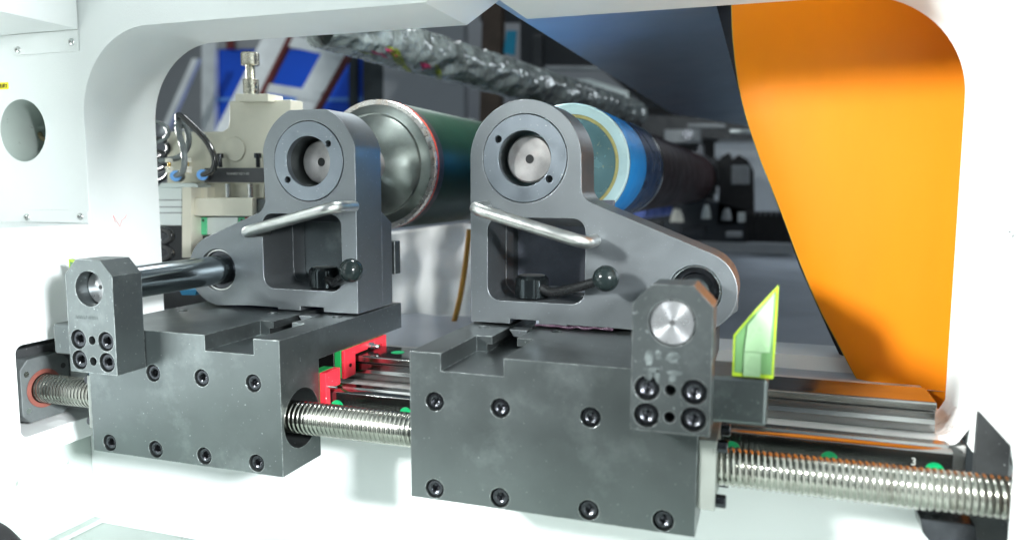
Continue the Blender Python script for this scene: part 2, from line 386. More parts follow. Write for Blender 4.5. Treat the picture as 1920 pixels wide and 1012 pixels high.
# ------------------------------------------------------------------ bolts (one set of meshes, copied)
def hexbolt_meshes():
    bm = bmesh.new()
    n = 36
    def ring(r, y, hexed=False):
        out = []
        for i in range(n):
            t = 2 * math.pi * i / n
            rr = r
            if hexed:
                k = (t + math.pi / 6) % (math.pi / 3) - math.pi / 6
                rr = r * math.cos(math.pi / 6) / math.cos(k)
            out.append(bm.verts.new((rr * math.cos(t), y, rr * math.sin(t))))
        return out
    rs = [ring(1.0, 1.05), ring(1.0, 0.12), ring(0.88, 0.0), ring(0.62, 0.0), ring(0.52, 0.06), ring(0.50, 0.10, True), ring(0.49, 0.62, True), ring(0.22, 0.66), ring(0.05, 0.78)]
    for A, B in zip(rs, rs[1:]):
        for i in range(n): bm.faces.new((A[i], A[(i + 1) % n], B[(i + 1) % n], B[i]))
    bm.faces.new(rs[-1])
    return mesh(bm, 28)
BOLT = hexbolt_meshes()
BOLT.materials.append(BLACKBOLT)
def bolt(parent, x, y, z, r=0.0088, name='bolt', rot=None, me=None, mat_=None):
    o = bpy.data.objects.new(name, me or BOLT); COL.objects.link(o)
    o.parent = parent; WL[o.name] = Vector((x, y, z))
    o.location = Vector((x, y, z)) - wl(parent)
    o.scale = (r, r, r)
    o.rotation_euler = rot or (0, R(random.uniform(0, 60)), 0)
    return o

# ================================================================== SETTING / FRAME
FY0, FY1 = 0.095, 0.209
frame = thing('machine_frame', 'white painted machine frame with a large round-cornered window around the grey carriages', 'machine frame', (0, 0.15, -0.285))
op = [(-0.476, -0.0725), (0.480, -0.0725)]
op += circ(0.380, 0.235, 0.100, 18, 0, 90)
op += [(0.046, 0.335), (0.0155, 0.359), (-0.026, 0.333)]
op += circ(-0.376, 0.233, 0.100, 18, 90, 180)
outer = [(-1.3, -0.0725), (-1.3, 0.95), (1.5, 0.95), (1.5, -0.0725)]
poly = outer + list(reversed([(0.480, -0.0725)] + op[2:] + [(-0.476, -0.0725)]))
# outline: outer arch then back along the opening
arch = [(-0.476, -0.0725), (-1.3, -0.0725), (-1.3, 0.95), (1.5, 0.95), (1.5, -0.0725), (0.480, -0.0725)] + op[2:]
pocket_hole = circ(-0.577, 0.218, 0.038, 40)
fp = prism(arch, FY0, FY1, 'Y', holes=[pocket_hole, circ(-0.21, 0.3555, 0.0065, 20)])
obj('front_panel', fp, WHITE_TEX, frame, bevel=0.0012)
# chamber seen through the round hole
bmc = bmesh.new(); bx(bmc, -0.66, -0.50, 0.2105, 0.2145, 0.14, 0.30)
obj('hole_backplate', bmc, GREENWHITE, frame)
obj('bore_lining', lathe([(0.0960, 0.0379), (0.2095, 0.0379)], 40, 'Y', None, (-0.577, 0, 0.218), False), GREENWHITE, frame)
bmw = tube([(-0.613, 0.15, 0.218), (-0.600, 0.14, 0.213), (-0.590, 0.14, 0.207)], 0.0028, 8)
obj('rust_smear', bmw, mat('rust_dirt', (0.16, 0.13, 0.07), 0.8, 0, 0.5, 120, 0.1, 1.0, 300), frame)
# left side boxes
def wallcut(x0, x1, xi, y0, y1, z0, z1):
    """pocket cutter in a side wall, (y,z) rounded rectangle"""
    return prism(rrect(y0, y1, z0, z1, 0.009, 6), min(xi, x0), max(xi, x1), 'X')
lb = cut(box(-1.2, -0.476, -0.60, FY0 - 0.0005, -0.157, 0.104), [wallcut(-0.55, -0.40, -0.55, -0.012, 0.092, -0.132, -0.027)])
o = put('lower_side_box', lb, WHITE, frame, bevel=0.0015)
obj('upper_side_box', box(-1.2, -0.476, -0.60, FY0 - 0.0005, 0.334, 0.95), WHITE, frame, bevel=0.0015)
rb = cut(box(0.480, 1.3, -0.60, FY0 - 0.0005, -0.40, 0.104),
         [prism([(-0.014, -0.23), (-0.014, -0.046), (-0.004, -0.034), (0.0965, -0.034), (0.0965, -0.23)], 0.40, 0.56, 'X')])
put('right_side_box', rb, WHITE, frame, bevel=0.0015)
obj('right_upper_box', box(0.52, 1.3, -0.60, FY0 - 0.0005, 0.334, 0.95), WHITE, frame, bevel=0.0015)
obj('pocket_dark_panel', box(0.4805, 0.5595, 0.0885, 0.0943, -0.39, -0.036), DARKGREY, frame)  # dark panel added over the pale face inside the right pocket
# screw tabs on the front face
def tab(x0, x1, z0, z1, corner, screws, label):
    r = 0.014
    pts = [(x1, z1), (x0, z1)]
    if corner == 'bl':
        pts = [(x1, z1), (x0, z1)] + circ(x0 + r, z0 + r, r, 8, 180, 270) + [(x1, z0)]
    else:
        pts = [(x1, z0), (x1, z1)] + circ(x0 + r, z1 - r, r, 8, 90, 180) + [(x0, z0)]
    t = obj('cover_tab', prism(pts, FY0 - 0.0022, FY0 - 0.0003, 'Y'), WHITE_TEX, frame, bevel=0.0004)
    for sx_, sz_ in screws:
        bolt(t, sx_, FY0 - 0.0048, sz_, 0.0046, 'pan_screw', me=PAN)
pb = lathe([(0.9, 0.9), (0.75, 1.0), (0.4, 0.95), (0.12, 0.72), (0.0, 0.42), (0.02, 0.36), (0.45, 0.33), (0.5, 0.02)], 28)
PAN = mesh(pb, 40); PAN.materials.append(BRIGHT)
tab(-0.5850, -0.4765, 0.309, 0.3335, 'bl', [(-0.5723, 0.3149), (-0.4860, 0.3196)], '')
tab(-0.5870, -0.4765, 0.1045, 0.120, 'tl', [(-0.5753, 0.1105), (-0.4880, 0.1125)], '')
bolt(frame, 0.4960, FY0 - 0.004, 0.1125, 0.005, 'pan_screw', me=PAN)
# lower left trough
obj('trough_wall', box(-0.60, -0.512, -0.60, 0.1115, -0.30, -0.158), GREENWHITE, frame, bevel=0.001)
tray = box(-0.5115, 0.60, -0.40, 0.1115, -0.30, -0.286)
obj('trough_floor', tray, GREENWHITE, frame, bevel=0.001)
lip = box(-0.5105, -0.498, -0.40, 0.111, -0.2855, -0.279)
obj('floor_flange', lip, GREENWHITE, frame, bevel=0.001)
obj('cross_beam', box(-0.5115, 0.4795, 0.112, 0.330, -0.30, -0.0725), BEAMTOP, frame, bevel=0.0015)
obj('beam_cover', box(-0.511, 0.4790, 0.1095, 0.1118, -0.2855, -0.106), WHITE, frame)
obj('nameplate', box(-0.0695, -0.053, 0.1085, 0.1094, -0.165, -0.118), WHITE, frame, bevel=0.0005)
# weld fillet at the right foot of the window
wb = bmesh.new()
grid = []
for i in range(16):
    row = []
    for j in range(10):
        y = 0.108 + 0.098 * i / 15
        a = R(90 * j / 9)
        r = 0.026 + 0.005 * noise.noise(Vector((y * 60, a * 2.0, 3)))
        row.append(wb.verts.new((0.4805 - 0.026 + (1 - 1) + 0.026 - r * (1 - math.sin(a)), y, -0.0735 + r * (1 - math.cos(a)) + 0.0)))
    grid.append(row)
for i in range(15):
    for j in range(9): wb.faces.new((grid[i][j], grid[i][j + 1], grid[i + 1][j + 1], grid[i + 1][j]))
obj('weld_bead', wb, mat('weld_paint', (0.72, 0.73, 0.73), 0.4, 0, 0.1, 60, 0.1, 0.9, 60, stain=(0.16, 0.12, 0.09), stain_scale=40, stain_amt=0.8), frame, ang=80)
# red pen mark on the left reveal
pen = tube([(-0.4757, 0.133, 0.104), (-0.4757, 0.130, 0.113), (-0.4757, 0.140, 0.098), (-0.4757, 0.143, 0.106), (-0.4757, 0.150, 0.110), (-0.4757, 0.151, 0.113)], 0.00022, 6)
obj('pen_mark', pen, REDPEN, frame)
# yellow label
lab = obj('yellow_label', prism(rrect(-0.645, -0.5945, 0.2690, 0.2775, 0.001, 3), FY0 - 0.0006, FY0 - 0.0002, 'Y'), YELLOW, frame)
tm = text_mesh('进退2', 0.0060)
put('lettering', tm, INK, lab, (-0.6035, FY0 - 0.0008, 0.2729), rot=(R(90), 0, 0))

# ================================================================== SCREW BEARINGS
def bearing_flange(side, label):
    s = side
    X = -0.495 if s < 0 else 0.500
    t = thing('bearing_flange', label, 'bearing flange', (X, 0.035, -0.14), 'bearing flanges of the ball screw')
    yc, zc = 0.037, -0.087
    pts = [(0.006, -0.060), (0.016, -0.049), (0.060, -0.049), (0.070, -0.060), (0.070, -0.114), (0.060, -0.124), (0.016, -0.124), (0.006, -0.114)]
    f = obj('flange_plate', prism(pts, X, X - 0.0 + s * 0.020, 'X', holes=[circ(0.035, -0.087, 0.0205, 32)]), CAST, t, bevel=0.0012)
    obj('seal_ring', prism(circ(0.035, -0.087, 0.0228, 36), X - s * 0.0016, X - s * 0.0002, 'X', holes=[circ(0.035, -0.087, 0.0176, 36)]), REDSEAL, t, bevel=0.0004)
    for dy, dz in ((0.0135, -0.066), (0.0135, -0.109), (0.062, -0.066), (0.062, -0.109)):
        obj('screw_hole', lathe([(X - s * 0.0004, 0.0034), (X - s * 0.0001, 0.0034)], 16, 'X', None, (0, dy, dz)), BRIGHT if dy < 0.03 else DARKHOLE, t)
    obj('housing', box(min(X + s * 0.021, X + s * 0.045), max(X + s * 0.021, X + s * 0.045), -0.010, 0.091, -0.126, -0.040), DARKGREY, t, bevel=0.002)
    return t
bearing_flange(-1, 'dark bearing flange with red seal ring in the left wall pocket')
bearing_flange(1, 'dark bearing flange in the right wall pocket holding the far screw end')
bs = thing('screw_stop', 'small black bracket under the right end of the ball screw', 'bracket', (0.47, 0.06, -0.14))
obj('bracket_body', prism([(0.435, -0.118), (0.475, -0.118), (0.479, -0.140), (0.446, -0.140), (0.438, -0.130)], 0.050, 0.085, 'Y'), BLACKBOLT, bs, bevel=0.001)

# ================================================================== BALL SCREW
def screw_mesh(x0, x1, R0, pitch, depth):
    bm = bmesh.new(); n = 40; ns = 10
    steps = int((x1 - x0) / pitch * ns); prev = None
    for i in range(steps + 1):
        x = x0 + (x1 - x0) * i / steps
        ring = []
        for k in range(n):
            t = k / n
            ph = ((x / pitch) - t) % 1.0
            u = abs(ph - 0.5) * 2      # 0 centre of groove
            g = math.sqrt(max(0, 1 - (u / 0.48) ** 2)) if u < 0.48 else 0
            r = R0 - depth * g
            ring.append(bm.verts.new((x, r * math.cos(2 * math.pi * t), r * math.sin(2 * math.pi * t))))
        if prev:
            for k in range(n): bm.faces.new((prev[k], prev[(k + 1) % n], ring[(k + 1) % n], ring[k]))
        else: bm.faces.new(ring)
        prev = ring
    bm.faces.new(prev)
    return mesh(bm, 60)
bsc = put('ball_screw', screw_mesh(-0.505, 0.515, 0.0168, 0.0050, 0.0010), THREAD, None, (0, 0.035, -0.087))
tag(bsc, 'long bright threaded ball screw running through both grey slide blocks', 'ball screw')

# ================================================================== LINEAR RAILS
CAPS_X = [-0.373 + 0.0822 * i for i in range(11)]
rail = thing('linear_rail', 'front linear rail with green hole caps just behind the ball screw', 'linear rail', (0, 0.1, -0.1), 'linear rails on the beam')
# profile in (y,z) for the front rail: its face looks at the viewer
fprof = [(0.080, -0.0705), (0.0835, -0.0690), (0.0900, -0.0690), (0.0925, -0.0725), (0.0965, -0.0725), (0.0985, -0.0690), (0.1110, -0.0690), (0.1110, -0.104), (0.0985, -0.104), (0.0965, -0.1005), (0.0925, -0.1005), (0.0900, -0.104), (0.0835, -0.104), (0.080, -0.1025)]
obj('rail_body', prism(fprof, -0.474, 0.4625, 'X'), RAILTOP, rail, bevel=0.0004)
obj('rail_face', box(-0.474, 0.4625, 0.0792, 0.0798, -0.1022, -0.0712), RAILBLACK, rail)
capf = mesh(lathe([(0.0, 0.0070), (-0.0003, 0.0074), (0.001, 0.0074)], 28)); capf.materials.append(GREENCAP)
for x in CAPS_X: put('hole_cap', capf, None, rail, (x, 0.0788, -0.0865))
put('stamped_number', text_mesh('3', 0.009, 0.00015), PRINT, rail, (0.4330, 0.0789, -0.0805), rot=(R(90), 0, 0))
rail2 = thing('linear_rail', 'rear linear rail lying on the white beam, its top mirroring the orange sheet', 'linear rail', (0, 0.17, -0.07), 'linear rails on the beam')
rprof = [(0.142, -0.0455), (0.1435, -0.0445), (0.1985, -0.0445), (0.200, -0.0455), (0.200, -0.051), (0.197, -0.054), (0.197, -0.061), (0.200, -0.064), (0.200, -0.0722), (0.142, -0.0722), (0.142, -0.064), (0.145, -0.061), (0.145, -0.054), (0.142, -0.051)]
obj('rail_body', prism(rprof, -0.474, 0.460, 'X'), RAILTOP, rail2, bevel=0.0004)
obj('rail_face', box(-0.474, 0.4598, 0.1440, 0.1980, -0.0443, -0.0439), RAILBLACK, rail2)
capz = mesh(lathe([(0.0, 0.0080), (0.0003, 0.0077)], 28, 'Z')); capz.materials.append(GREENCAP)
for x in [-0.10 + 0.0822 * i - 0.0822 * 4 for i in range(7)]:
    put('hole_cap', capz, None, rail2, (x, 0.171, -0.0438))
# rail carriages under the slide blocks
def rail_carriage(x0, x1, label, end):
    t = thing('rail_carriage', label, 'linear bearing', ((x0 + x1) / 2, 0.16, -0.07), 'linear bearings under the slide blocks')
    hole = [(0.1400, -0.0725), (0.1400, -0.0425), (0.2020, -0.0425), (0.2020, -0.0725)]
    out = [(0.114, -0.0330), (0.214, -0.0330), (0.214, -0.0655), (0.2035, -0.0655), (0.2035, -0.0420), (0.1385, -0.0420), (0.1385, -0.0655), (0.114, -0.0655)]
    obj('bearing_block', prism(out, x0 + 0.0135, x1 - 0.0135, 'X'), RAILTOP, t, bevel=0.0008)
    for a, b in ((x0 + 0.0045, x0 + 0.013), (x1 - 0.013, x1 - 0.0045)):
        obj('green_end_cap', prism(out, a, b, 'X'), GREENPL, t, bevel=0.0008)
    for a, b in ((x0, x0 + 0.0040), (x1 - 0.0040, x1)):
        obj('red_seal', prism(out, a, b, 'X'), REDPL, t, bevel=0.0008)
    nip = obj('grease_nipple', lathe([(x1 + 0.0, 0.0042), (x1 + 0.005, 0.0042), (x1 + 0.006, 0.0028), (x1 + 0.011, 0.0028), (x1 + 0.013, 0.0015)], 20, 'X', None, (0, 0.170, -0.0385)), BRIGHT, t)
    obj('seal_screw', lathe([(x1, 0.0022), (x1 + 0.001, 0.0022)], 14, 'X', None, (0, 0.126, -0.052)), BLACKBOLT, t)
    return t
rail_carriage(-0.250, -0.1375, 'red and green linear bearing on the rear rail under the left arm', 1)
rail_carriage(0.12, 0.24, 'linear bearing on the rear rail hidden under the right arm', 1)
def front_carriage(x0, x1, label):
    t = thing('rail_carriage', label, 'linear bearing', ((x0 + x1) / 2, 0.08, -0.13), 'linear bearings under the slide blocks')
    out = [(0.0690, -0.0480), (0.0985, -0.0480), (0.0985, -0.0670), (0.0775, -0.0670), (0.0775, -0.1060), (0.0985, -0.1060), (0.0985, -0.110), (0.0690, -0.110)]
    obj('bearing_block', prism(out, x0 + 0.022, x1 - 0.022, 'X'), RAILTOP, t, bevel=0.0008)
    obj('green_end_cap', prism(out, x1 - 0.0215, x1 - 0.0085, 'X'), GREENPL, t, bevel=0.0008)
    obj('red_seal', prism(out, x1 - 0.008, x1, 'X'), REDPL, t, bevel=0.0008)
    obj('seal_screw', lathe([(x1, 0.0020), (x1 + 0.010, 0.0020)], 14, 'X', None, (0, 0.0735, -0.0635)), BRIGHT, t)
    return t
front_carriage(-0.24, -0.1335, 'red-ended linear bearing on the front rail beside the left block')

# ================================================================== SLIDE BLOCKS
def cb(x, z, r=0.0092, d=0.0100, y0=0.0):
    return lathe([(y0 - 0.002, r), (y0 + d, r)], 30, 'Y', None, (x, 0, z))
def slide_block(xa, xb, inner, bolts_top, bolts_bot, notch, neck, clampx, label):
    """xa<xb block extent; inner = +1 when the machine centre lies at +X (left block)"""
    t = thing('slide_block', label, 'slide block', ((xa + xb) / 2, 0.0, -0.1385), 'slide blocks on the ball screw')
    prof = [(0.0, 0.0), (0.0, -0.1385), (0.068, -0.1385), (0.068, -0.0325), (0.262, -0.0325), (0.262, 0.0)]
    base = prism(prof, xa, xb, 'X')
    cutters = [bx(bmesh.new(), notch[0], notch[1], -0.01, 0.090, -0.0162, 0.01),
               prism([(neck[0], 0.01), (neck[0], -0.0080), (neck[0] - 0.0055, -0.0080), (neck[0] - 0.0055, -0.0165), (neck[1] + 0.0055, -0.0165), (neck[1] + 0.0055, -0.0080), (neck[1], -0.0080), (neck[1], 0.01)], 0.085, 0.27, 'Y'),
               lathe([(xa - 0.01, 0.031), (xb + 0.01, 0.031)], 56, 'X', None, (0, 0.035, -0.087))]
    for bxx, bz in bolts_top + bolts_bot: cutters.append(cb(bxx, bz))
    if inner > 0: cutters.append(lathe([(-0.003, 0.006), (0.002, 0.006)], 20, 'Z', None, (-0.36, 0.115, 0)))
    for hx in ((notch[0] - 0.010 if inner < 0 else neck[0] - 0.035), neck[1] + 0.028):
        cutters.append(lathe([(-0.0025, 0.0062), (0.003, 0.0062)], 24, 'Z', None, (hx, 0.138, 0)))
    me = cut(base, cutters)
    b = put('block_body', me, STEEL, t, bevel=0.0013)
    for bxx, bz in bolts_top + bolts_bot: bolt(t, bxx, 0.0020, bz, 0.0080)
    # T-slot key
    obj('slot_key', prism([(neck[0] + 0.004, 0.0), (neck[1] - 0.002, 0.0), (neck[1] - 0.006, -0.0075), (neck[0] + 0.009, -0.0075)], 0.132, 0.150, 'Y'), STEEL_CHEEK, t, bevel=0.0005)
    # side ledge
    if inner > 0: e0, e1 = xa - 0.051, xa - 0.0006
    else: e0, e1 = xb + 0.0006, xb + 0.0530
    obj('side_ledge', box(e0, e1, 0.0012, 0.060, -0.0395 if inner < 0 else -0.0350, -0.0006), STEEL, t, bevel=0.0035, seg=4)
    # nut plate
    if inner > 0: p0, p1 = xa - 0.0075, xa - 0.0006
    else: p0, p1 = xb + 0.0006, xb + 0.0150
    obj('nut_plate', box(p0, p1, 0.003, 0.066, -0.1150, -0.0560), PALEPLATE, t, bevel=0.0007)
    sgn = -1 if inner > 0 else 1
    px = p0 if inner > 0 else p1
    for yy, zz in ((0.012, -0.0625), (0.012, -0.1095), (0.058, -0.0625), (0.058, -0.1095)):
        o_ = bolt(t, px + sgn * 0.0085, yy, zz, 0.0056, rot=(0, 0, R(90) if sgn > 0 else R(-90))); o_.scale = (0.0056, 0.0080, 0.0056)
    # shaft clamp
    cx = clampx
    yc0, yc1 = -0.038, -0.0008
    pts = [(cx - 0.0305, -0.0395), (cx + 0.0305, -0.0395), (cx + 0.0305, 0.061), (cx + 0.0155, 0.0765), (cx - 0.0155, 0.0765), (cx - 0.0305, 0.061)]
    cut2 = [lathe([(-0.05, 0.0181), (0.01, 0.0181)], 48, 'Y', None, (cx, 0, 0.047))]
    bpos = [(cx - 0.0180, -0.0055), (cx + 0.0180, -0.0055), (cx - 0.0180, -0.0270), (cx + 0.0180, -0.0270)]
    for q in bpos: cut2.append(cb(q[0], q[1], 0.0101, 0.011, yc0))
    for q in ((cx, -0.0055), (cx, -0.0270)): cut2.append(lathe([(yc0 - 0.002, 0.0046), (yc0 + 0.03, 0.0046)], 20, 'Y', None, (q[0], 0, q[1])))
    c = put('shaft_clamp', cut(prism(pts, yc0, yc1, 'Y'), cut2), STEEL, t, bevel=0.0010)
    for q in bpos: bolt(c, q[0], yc0 + 0.0020, q[1], 0.0088)
    # faint pale markings on the clamp
    mk = bmesh.new()
    if inner > 0:
        bx(mk, cx - 0.020, cx + 0.006, yc0 - 0.00025, yc0 - 0.0001, 0.0165, 0.0188)
        bx(mk, cx - 0.0195, cx - 0.013, yc0 - 0.00025, yc0 - 0.0001, 0.0110, 0.0130)
        tm_ = text_mesh('A0037-0209', 0.0060, 0.0001)
    else:
        tm_ = text_mesh('B2', 0.017, 0.0001)
    mk.free()
    if inner > 0:
        put('marking', tm_, SMUDGE, c, (cx - 0.006, yc0 - 0.0003, 0.0175), rot=(R(90), 0, 0))
    else:
        rr_ = random.Random(5); mb = bmesh.new()
        for (bx_, bz_, w_, h_) in ((-0.017, 0.0185, 0.004, 0.0075), (-0.010, 0.0215, 0.003, 0.004), (0.001, 0.0205, 0.006, 0.0045), (-0.014, 0.0095, 0.008, 0.0022), (-0.010, 0.0045, 0.0018, 0.006), (0.003, 0.0085, 0.007, 0.002), (-0.017, 0.004, 0.003, 0.003), (0.0015, 0.004, 0.0035, 0.0035)):
            pt = [(cx + bx_ + w_ * math.cos(2 * math.pi * i / 14) * rr_.uniform(0.7, 1.1), bz_ + h_ * math.sin(2 * math.pi * i / 14) * rr_.uniform(0.7, 1.1)) for i in range(14)]
            prism(pt, yc0 - 0.0003, yc0 - 0.0001, 'Y', bm=mb)
        obj('marking', mb, SMUDGE, c)
    return t
right = slide_block(0.0, 0.2604, -1, [(0.0248, -0.0452), (0.0885, -0.0452), (0.1704, -0.0452)],
                    [(0.0241, -0.1280), (0.0882, -0.1280), (0.1700, -0.1280), (0.2340, -0.1280)],
                    (0.0312, 0.0916), (0.0480, 0.0747), 0.2415, 'right grey steel slide block with shaft clamp, under the taller bracket')
left = slide_block(-0.3852, -0.1411, 1, [(-0.2981, -0.0450), (-0.2360, -0.0450), (-0.1729, -0.0450)],
                   [(-0.3620, -0.1275), (-0.2995, -0.1275), (-0.2367, -0.1275), (-0.1723, -0.1275)],
                   (-0.2301, -0.1711), (-0.2125, -0.1880), -0.3370, 'left grey steel slide block with shaft clamp, beside the red seal ring')

# ================================================================== GUIDE SHAFTS
def shaft(x, y0, label, recess):
    t = thing('guide_shaft', label, 'guide shaft', (x, 0.05, 0.047), 'guide shafts held in the clamps')
    yf = recess
    obj('shaft_body', lathe([(yf + 0.0015, 0.0177), (0.20, 0.0177)], 56, 'Y', None, (x, 0, 0.047)), CHROME, t)
    obj('shaft_face', lathe([(yf + 0.0012, 0.0177), (yf, 0.0168), (yf - 0.0006, 0.0022)], 56, 'Y', None, (x, 0, 0.047)), CENTRE, t)
    obj('centre_hole', lathe([(yf - 0.0008, 0.0023), (yf - 0.0007, 0.0023)], 24, 'Y', None, (x, 0, 0.047)), DARKHOLE, t)
    obj('spacer_sleeve', lathe([(0.0, 0.0181), (0.0, 0.0215), (0.0035, 0.0215), (0.0035, 0.0181)], 48, 'Y', None, (x, 0, 0.047), False), NYLON, t)
    return t
shaft(-0.3370, 0, 'polished guide shaft between the left clamp and the left bracket', -0.0235)
shaft(0.2415, 0, 'polished guide shaft whose round end face fills the right clamp', -0.0355)

# ================================================================== SUPPORT BRACKETS
def bracket(side, label):
    Y0, Y1 = 0.152, 0.213
    if side > 0:
        ex = 0.0; s = 1; rc = (0.0615, 0.1800); pv = (0.2410, 0.0470); topz = None
    else:
        ex = -0.1411; s = -1; rc = (-0.2030, 0.1790); pv = (-0.3370, 0.0465)
    zb = 0.0022
    R1 = 0.0615
    t = thing('roller_bracket', label, 'bracket', (rc[0], 0.19, 0.0), 'roller brackets on the slide blocks')
    def X(d): return ex + s * d           # distance from the inner edge
    dp = abs(pv[0] - ex)
    pts = [(X(0), zb), (X(0), rc[1])]
    if side > 0:
        arc = circ(rc[0], rc[1], R1, 40, 180, 0)
    else:
        # flattened top
        arc = [p for p in circ(rc[0], rc[1], 0.0640, 60, 0, 180) if True]
        arc = [(min(max(p[0], rc[0] - 0.0622), rc[0] + 0.0619), min(p[1], 0.2384)) for p in arc]
        q = []
        for p in arc:
            if not q or (abs(p[0] - q[-1][0]) + abs(p[1] - q[-1][1])) > 1e-4: q.append(p)
        arc = q
    pts = [(X(0), zb)] + arc
    # concave fillet to the slope
    wn = X(0.1235)
    rf = 0.017
    cxf, czf = wn + s * rf, 0.150 if side > 0 else 0.134
    if side > 0: fil = circ(cxf, czf, rf, 8, 180, 250)
    else: fil = circ(cxf, czf, rf, 8, 0, -68)
    pts += fil
    # foot round
    rft = 0.0415 if side > 0 else 0.0435
    if side > 0: foot = circ(pv[0], pv[1], rft, 22, 64, -78)
    else: foot = circ(pv[0], pv[1], rft, 22, 116, 258)
    pts += foot
    if side > 0: pts += [(pv[0] + 0.004, zb)]
    else: pts += [(pv[0] - 0.004, zb)]
    # shallow relief steps along the foot
    steps = [(0.150, 0.0045), (0.110, 0.0045), (0.110, zb), (0.078, zb), (0.078, 0.0075), (0.046, 0.0075), (0.046, zb)]
    pts += [(X(d), z) for d, z in steps]
    win = rrect(min(X(0.020), X(0.1285)), max(X(0.020), X(0.1285)), 0.0275, 0.1175, 0.0145, 8)
    holes = [win, circ(rc[0], rc[1], 0.0468, 56), circ(pv[0], pv[1], 0.0262, 44)]
    obj('front_plate', prism(pts, Y0, Y1, 'Y', holes=holes), STEEL_CHEEK, t, bevel=0.0008)
    # rear thickening below the head
    rear = [(X(0.0004), zb + 0.0005), (X(0.0004), 0.1195), (X(0.1225), 0.1195)]
    rear += [(cxf + s * 0.004, 0.118), (pv[0] + s * 0.018, 0.078), (pv[0] + s * (rft - 0.002), 0.050), (pv[0] + s * (rft - 0.002), 0.020), (pv[0] + s * 0.02, zb + 0.0005)]
    rh = [rrect(min(X(0.0205), X(0.1280)), max(X(0.0205), X(0.1280)), 0.0280, 0.1170, 0.014, 8)]
    me_ = prism(rear, Y1 + 0.0002, 0.239, 'Y', holes=rh)
    for v in me_.verts:
        if v.co.y > 0.23 and v.co.z > 0.118: v.co.z -= 0.015
    obj('rear_plate', me_, STEEL_CHEEK, t, bevel=0.0006)
    if side > 0:
        obj('back_panel', box(X(0.012), X(0.135), 0.268, 0.276, 0.030, 0.135), mat('speckled_back_panel', (0.15, 0.165, 0.20), 0.5, 0.3, 0.12, 40, specks=0.6, speck_col=(0.25, 0.27, 0.30), speck_scale=600), t, bevel=0.001)
        obj('back_spacer', box(X(0.008), X(0.0170), 0.2395, 0.276, 0.010, 0.130), STEEL, t)
    else:
        obj('back_panel', box(X(0.131), X(0.010), 0.2395, 0.247, 0.012, 0.110), STEEL, t, bevel=0.001)
        obj('back_lug', box(X(0.060), X(0.0006), 0.2475, 0.263, 0.0385, 0.0805), STEEL, t, bevel=0.001)
    # retaining ring
    bh = circ(rc[0], rc[1], 0.0292, 48)
    hs = [(0.0275, 0.0200), (-0.0285, -0.0212)] if side < 0 else [(-0.0290, 0.0205), (0.0275, -0.0215)]
    small = [circ(rc[0] + a, rc[1] + b, 0.0037, 20) for a, b in hs]
    obj('retaining_ring', prism(circ(rc[0], rc[1], 0.0461, 64), 0.1512, 0.160, 'Y', holes=[bh] + small), STEEL_RING, t, bevel=0.0007)
    for a, b in hs:
        obj('ring_hole', lathe([(0.158, 0.0037), (0.1585, 0.0037)], 20, 'Y', None, (rc[0] + a, 0, rc[1] + b)), DARKHOLE, t)
    obj('bore_sleeve', lathe([(0.1602, 0.0294), (0.236, 0.0294)], 48, 'Y', None, (rc[0], 0, rc[1]), False), STEEL, t)
    # shaft bearing
    obj('bearing_race', prism(circ(pv[0], pv[1], 0.0258, 44), 0.1555, 0.170, 'Y', holes=[circ(pv[0], pv[1], 0.0238, 44)]), BRIGHT, t, bevel=0.0005)
    obj('bearing_seal', prism(circ(pv[0], pv[1], 0.0236, 44), 0.1585, 0.168, 'Y', holes=[circ(pv[0], pv[1], 0.0182, 44)]), BLACKBOLT, t, bevel=0.0004)
    # handle
    r = 0.0065
    yb = 0.110
    if side > 0: A, B = Vector((0.0185, yb, 0.1285)), Vector((0.1385, yb, 0.0955))
    else: A, B = Vector((-0.1450, yb, 0.1275)), Vector((-0.2660, yb, 0.0965))
    d = (B - A).normalized(); b_ = 0.014
    P = [A + Vector((0, 0.045, 0))]
    for k in range(9):
        a = R(90 * k / 8)
        P.append(A + d * (b_ * (1 - math.cos(a))) + Vector((0, b_ * (1 - math.sin(a)), 0)))
    for k in range(9):
        a = R(90 * k / 8)
        P.append(B - d * (b_ * (1 - math.sin(a))) + Vector((0, b_ * (1 - math.cos(a)), 0)))
    P.append(B + Vector((0, 0.045, 0)))
    obj('pull_handle', tube(P, r, 24), SATIN, t, ang=60)
    # clamping lever
    if side > 0: hub = Vector((0.0625, 0.178, 0.0285)); ball = Vector((0.1560, 0.126, 0.0594)); hr = 0.0186
    else: hub = Vector((-0.1990, 0.174, 0.0285)); ball = Vector((-0.1275, 0.115, 0.0579)); hr = 0.0180
    lv = obj('clamp_lever', lathe([(0, hr - 0.0012), (0.0012, hr), (0.0215, hr), (0.0245, hr - 0.0028), (0.0248, hr - 0.0045)], 48, 'Z', None, tuple(hub)), HUBM, t)
    obj('hub_top', lathe([(0.0249, hr - 0.0040), (0.0252, hr - 0.0045)], 40, 'Z', None, tuple(hub)), SATIN, lv)
    dd = ball - hub; hd = Vector((dd.x, dd.y, 0)).normalized()
    p0 = hub + Vector((0, 0, 0.012)) + hd * (hr - 0.003)
    pm = hub + Vector((0, 0, 0.0095)) + hd * (hr + 0.015)
    obj('lever_arm', tube([p0, pm, pm.lerp(ball, 0.5) + Vector((0, 0, -0.0015)), ball], [0.0058, 0.0054, 0.0052, 0.0048], 20, smooth=6), LEVERM, lv, ang=60)
    bb = bmesh.new(); bmesh.ops.create_uvsphere(bb, u_segments=40, v_segments=24, radius=0.0134)
    obj('lever_ball', bb, BALLM, lv, tuple(ball), ang=60)
    return t
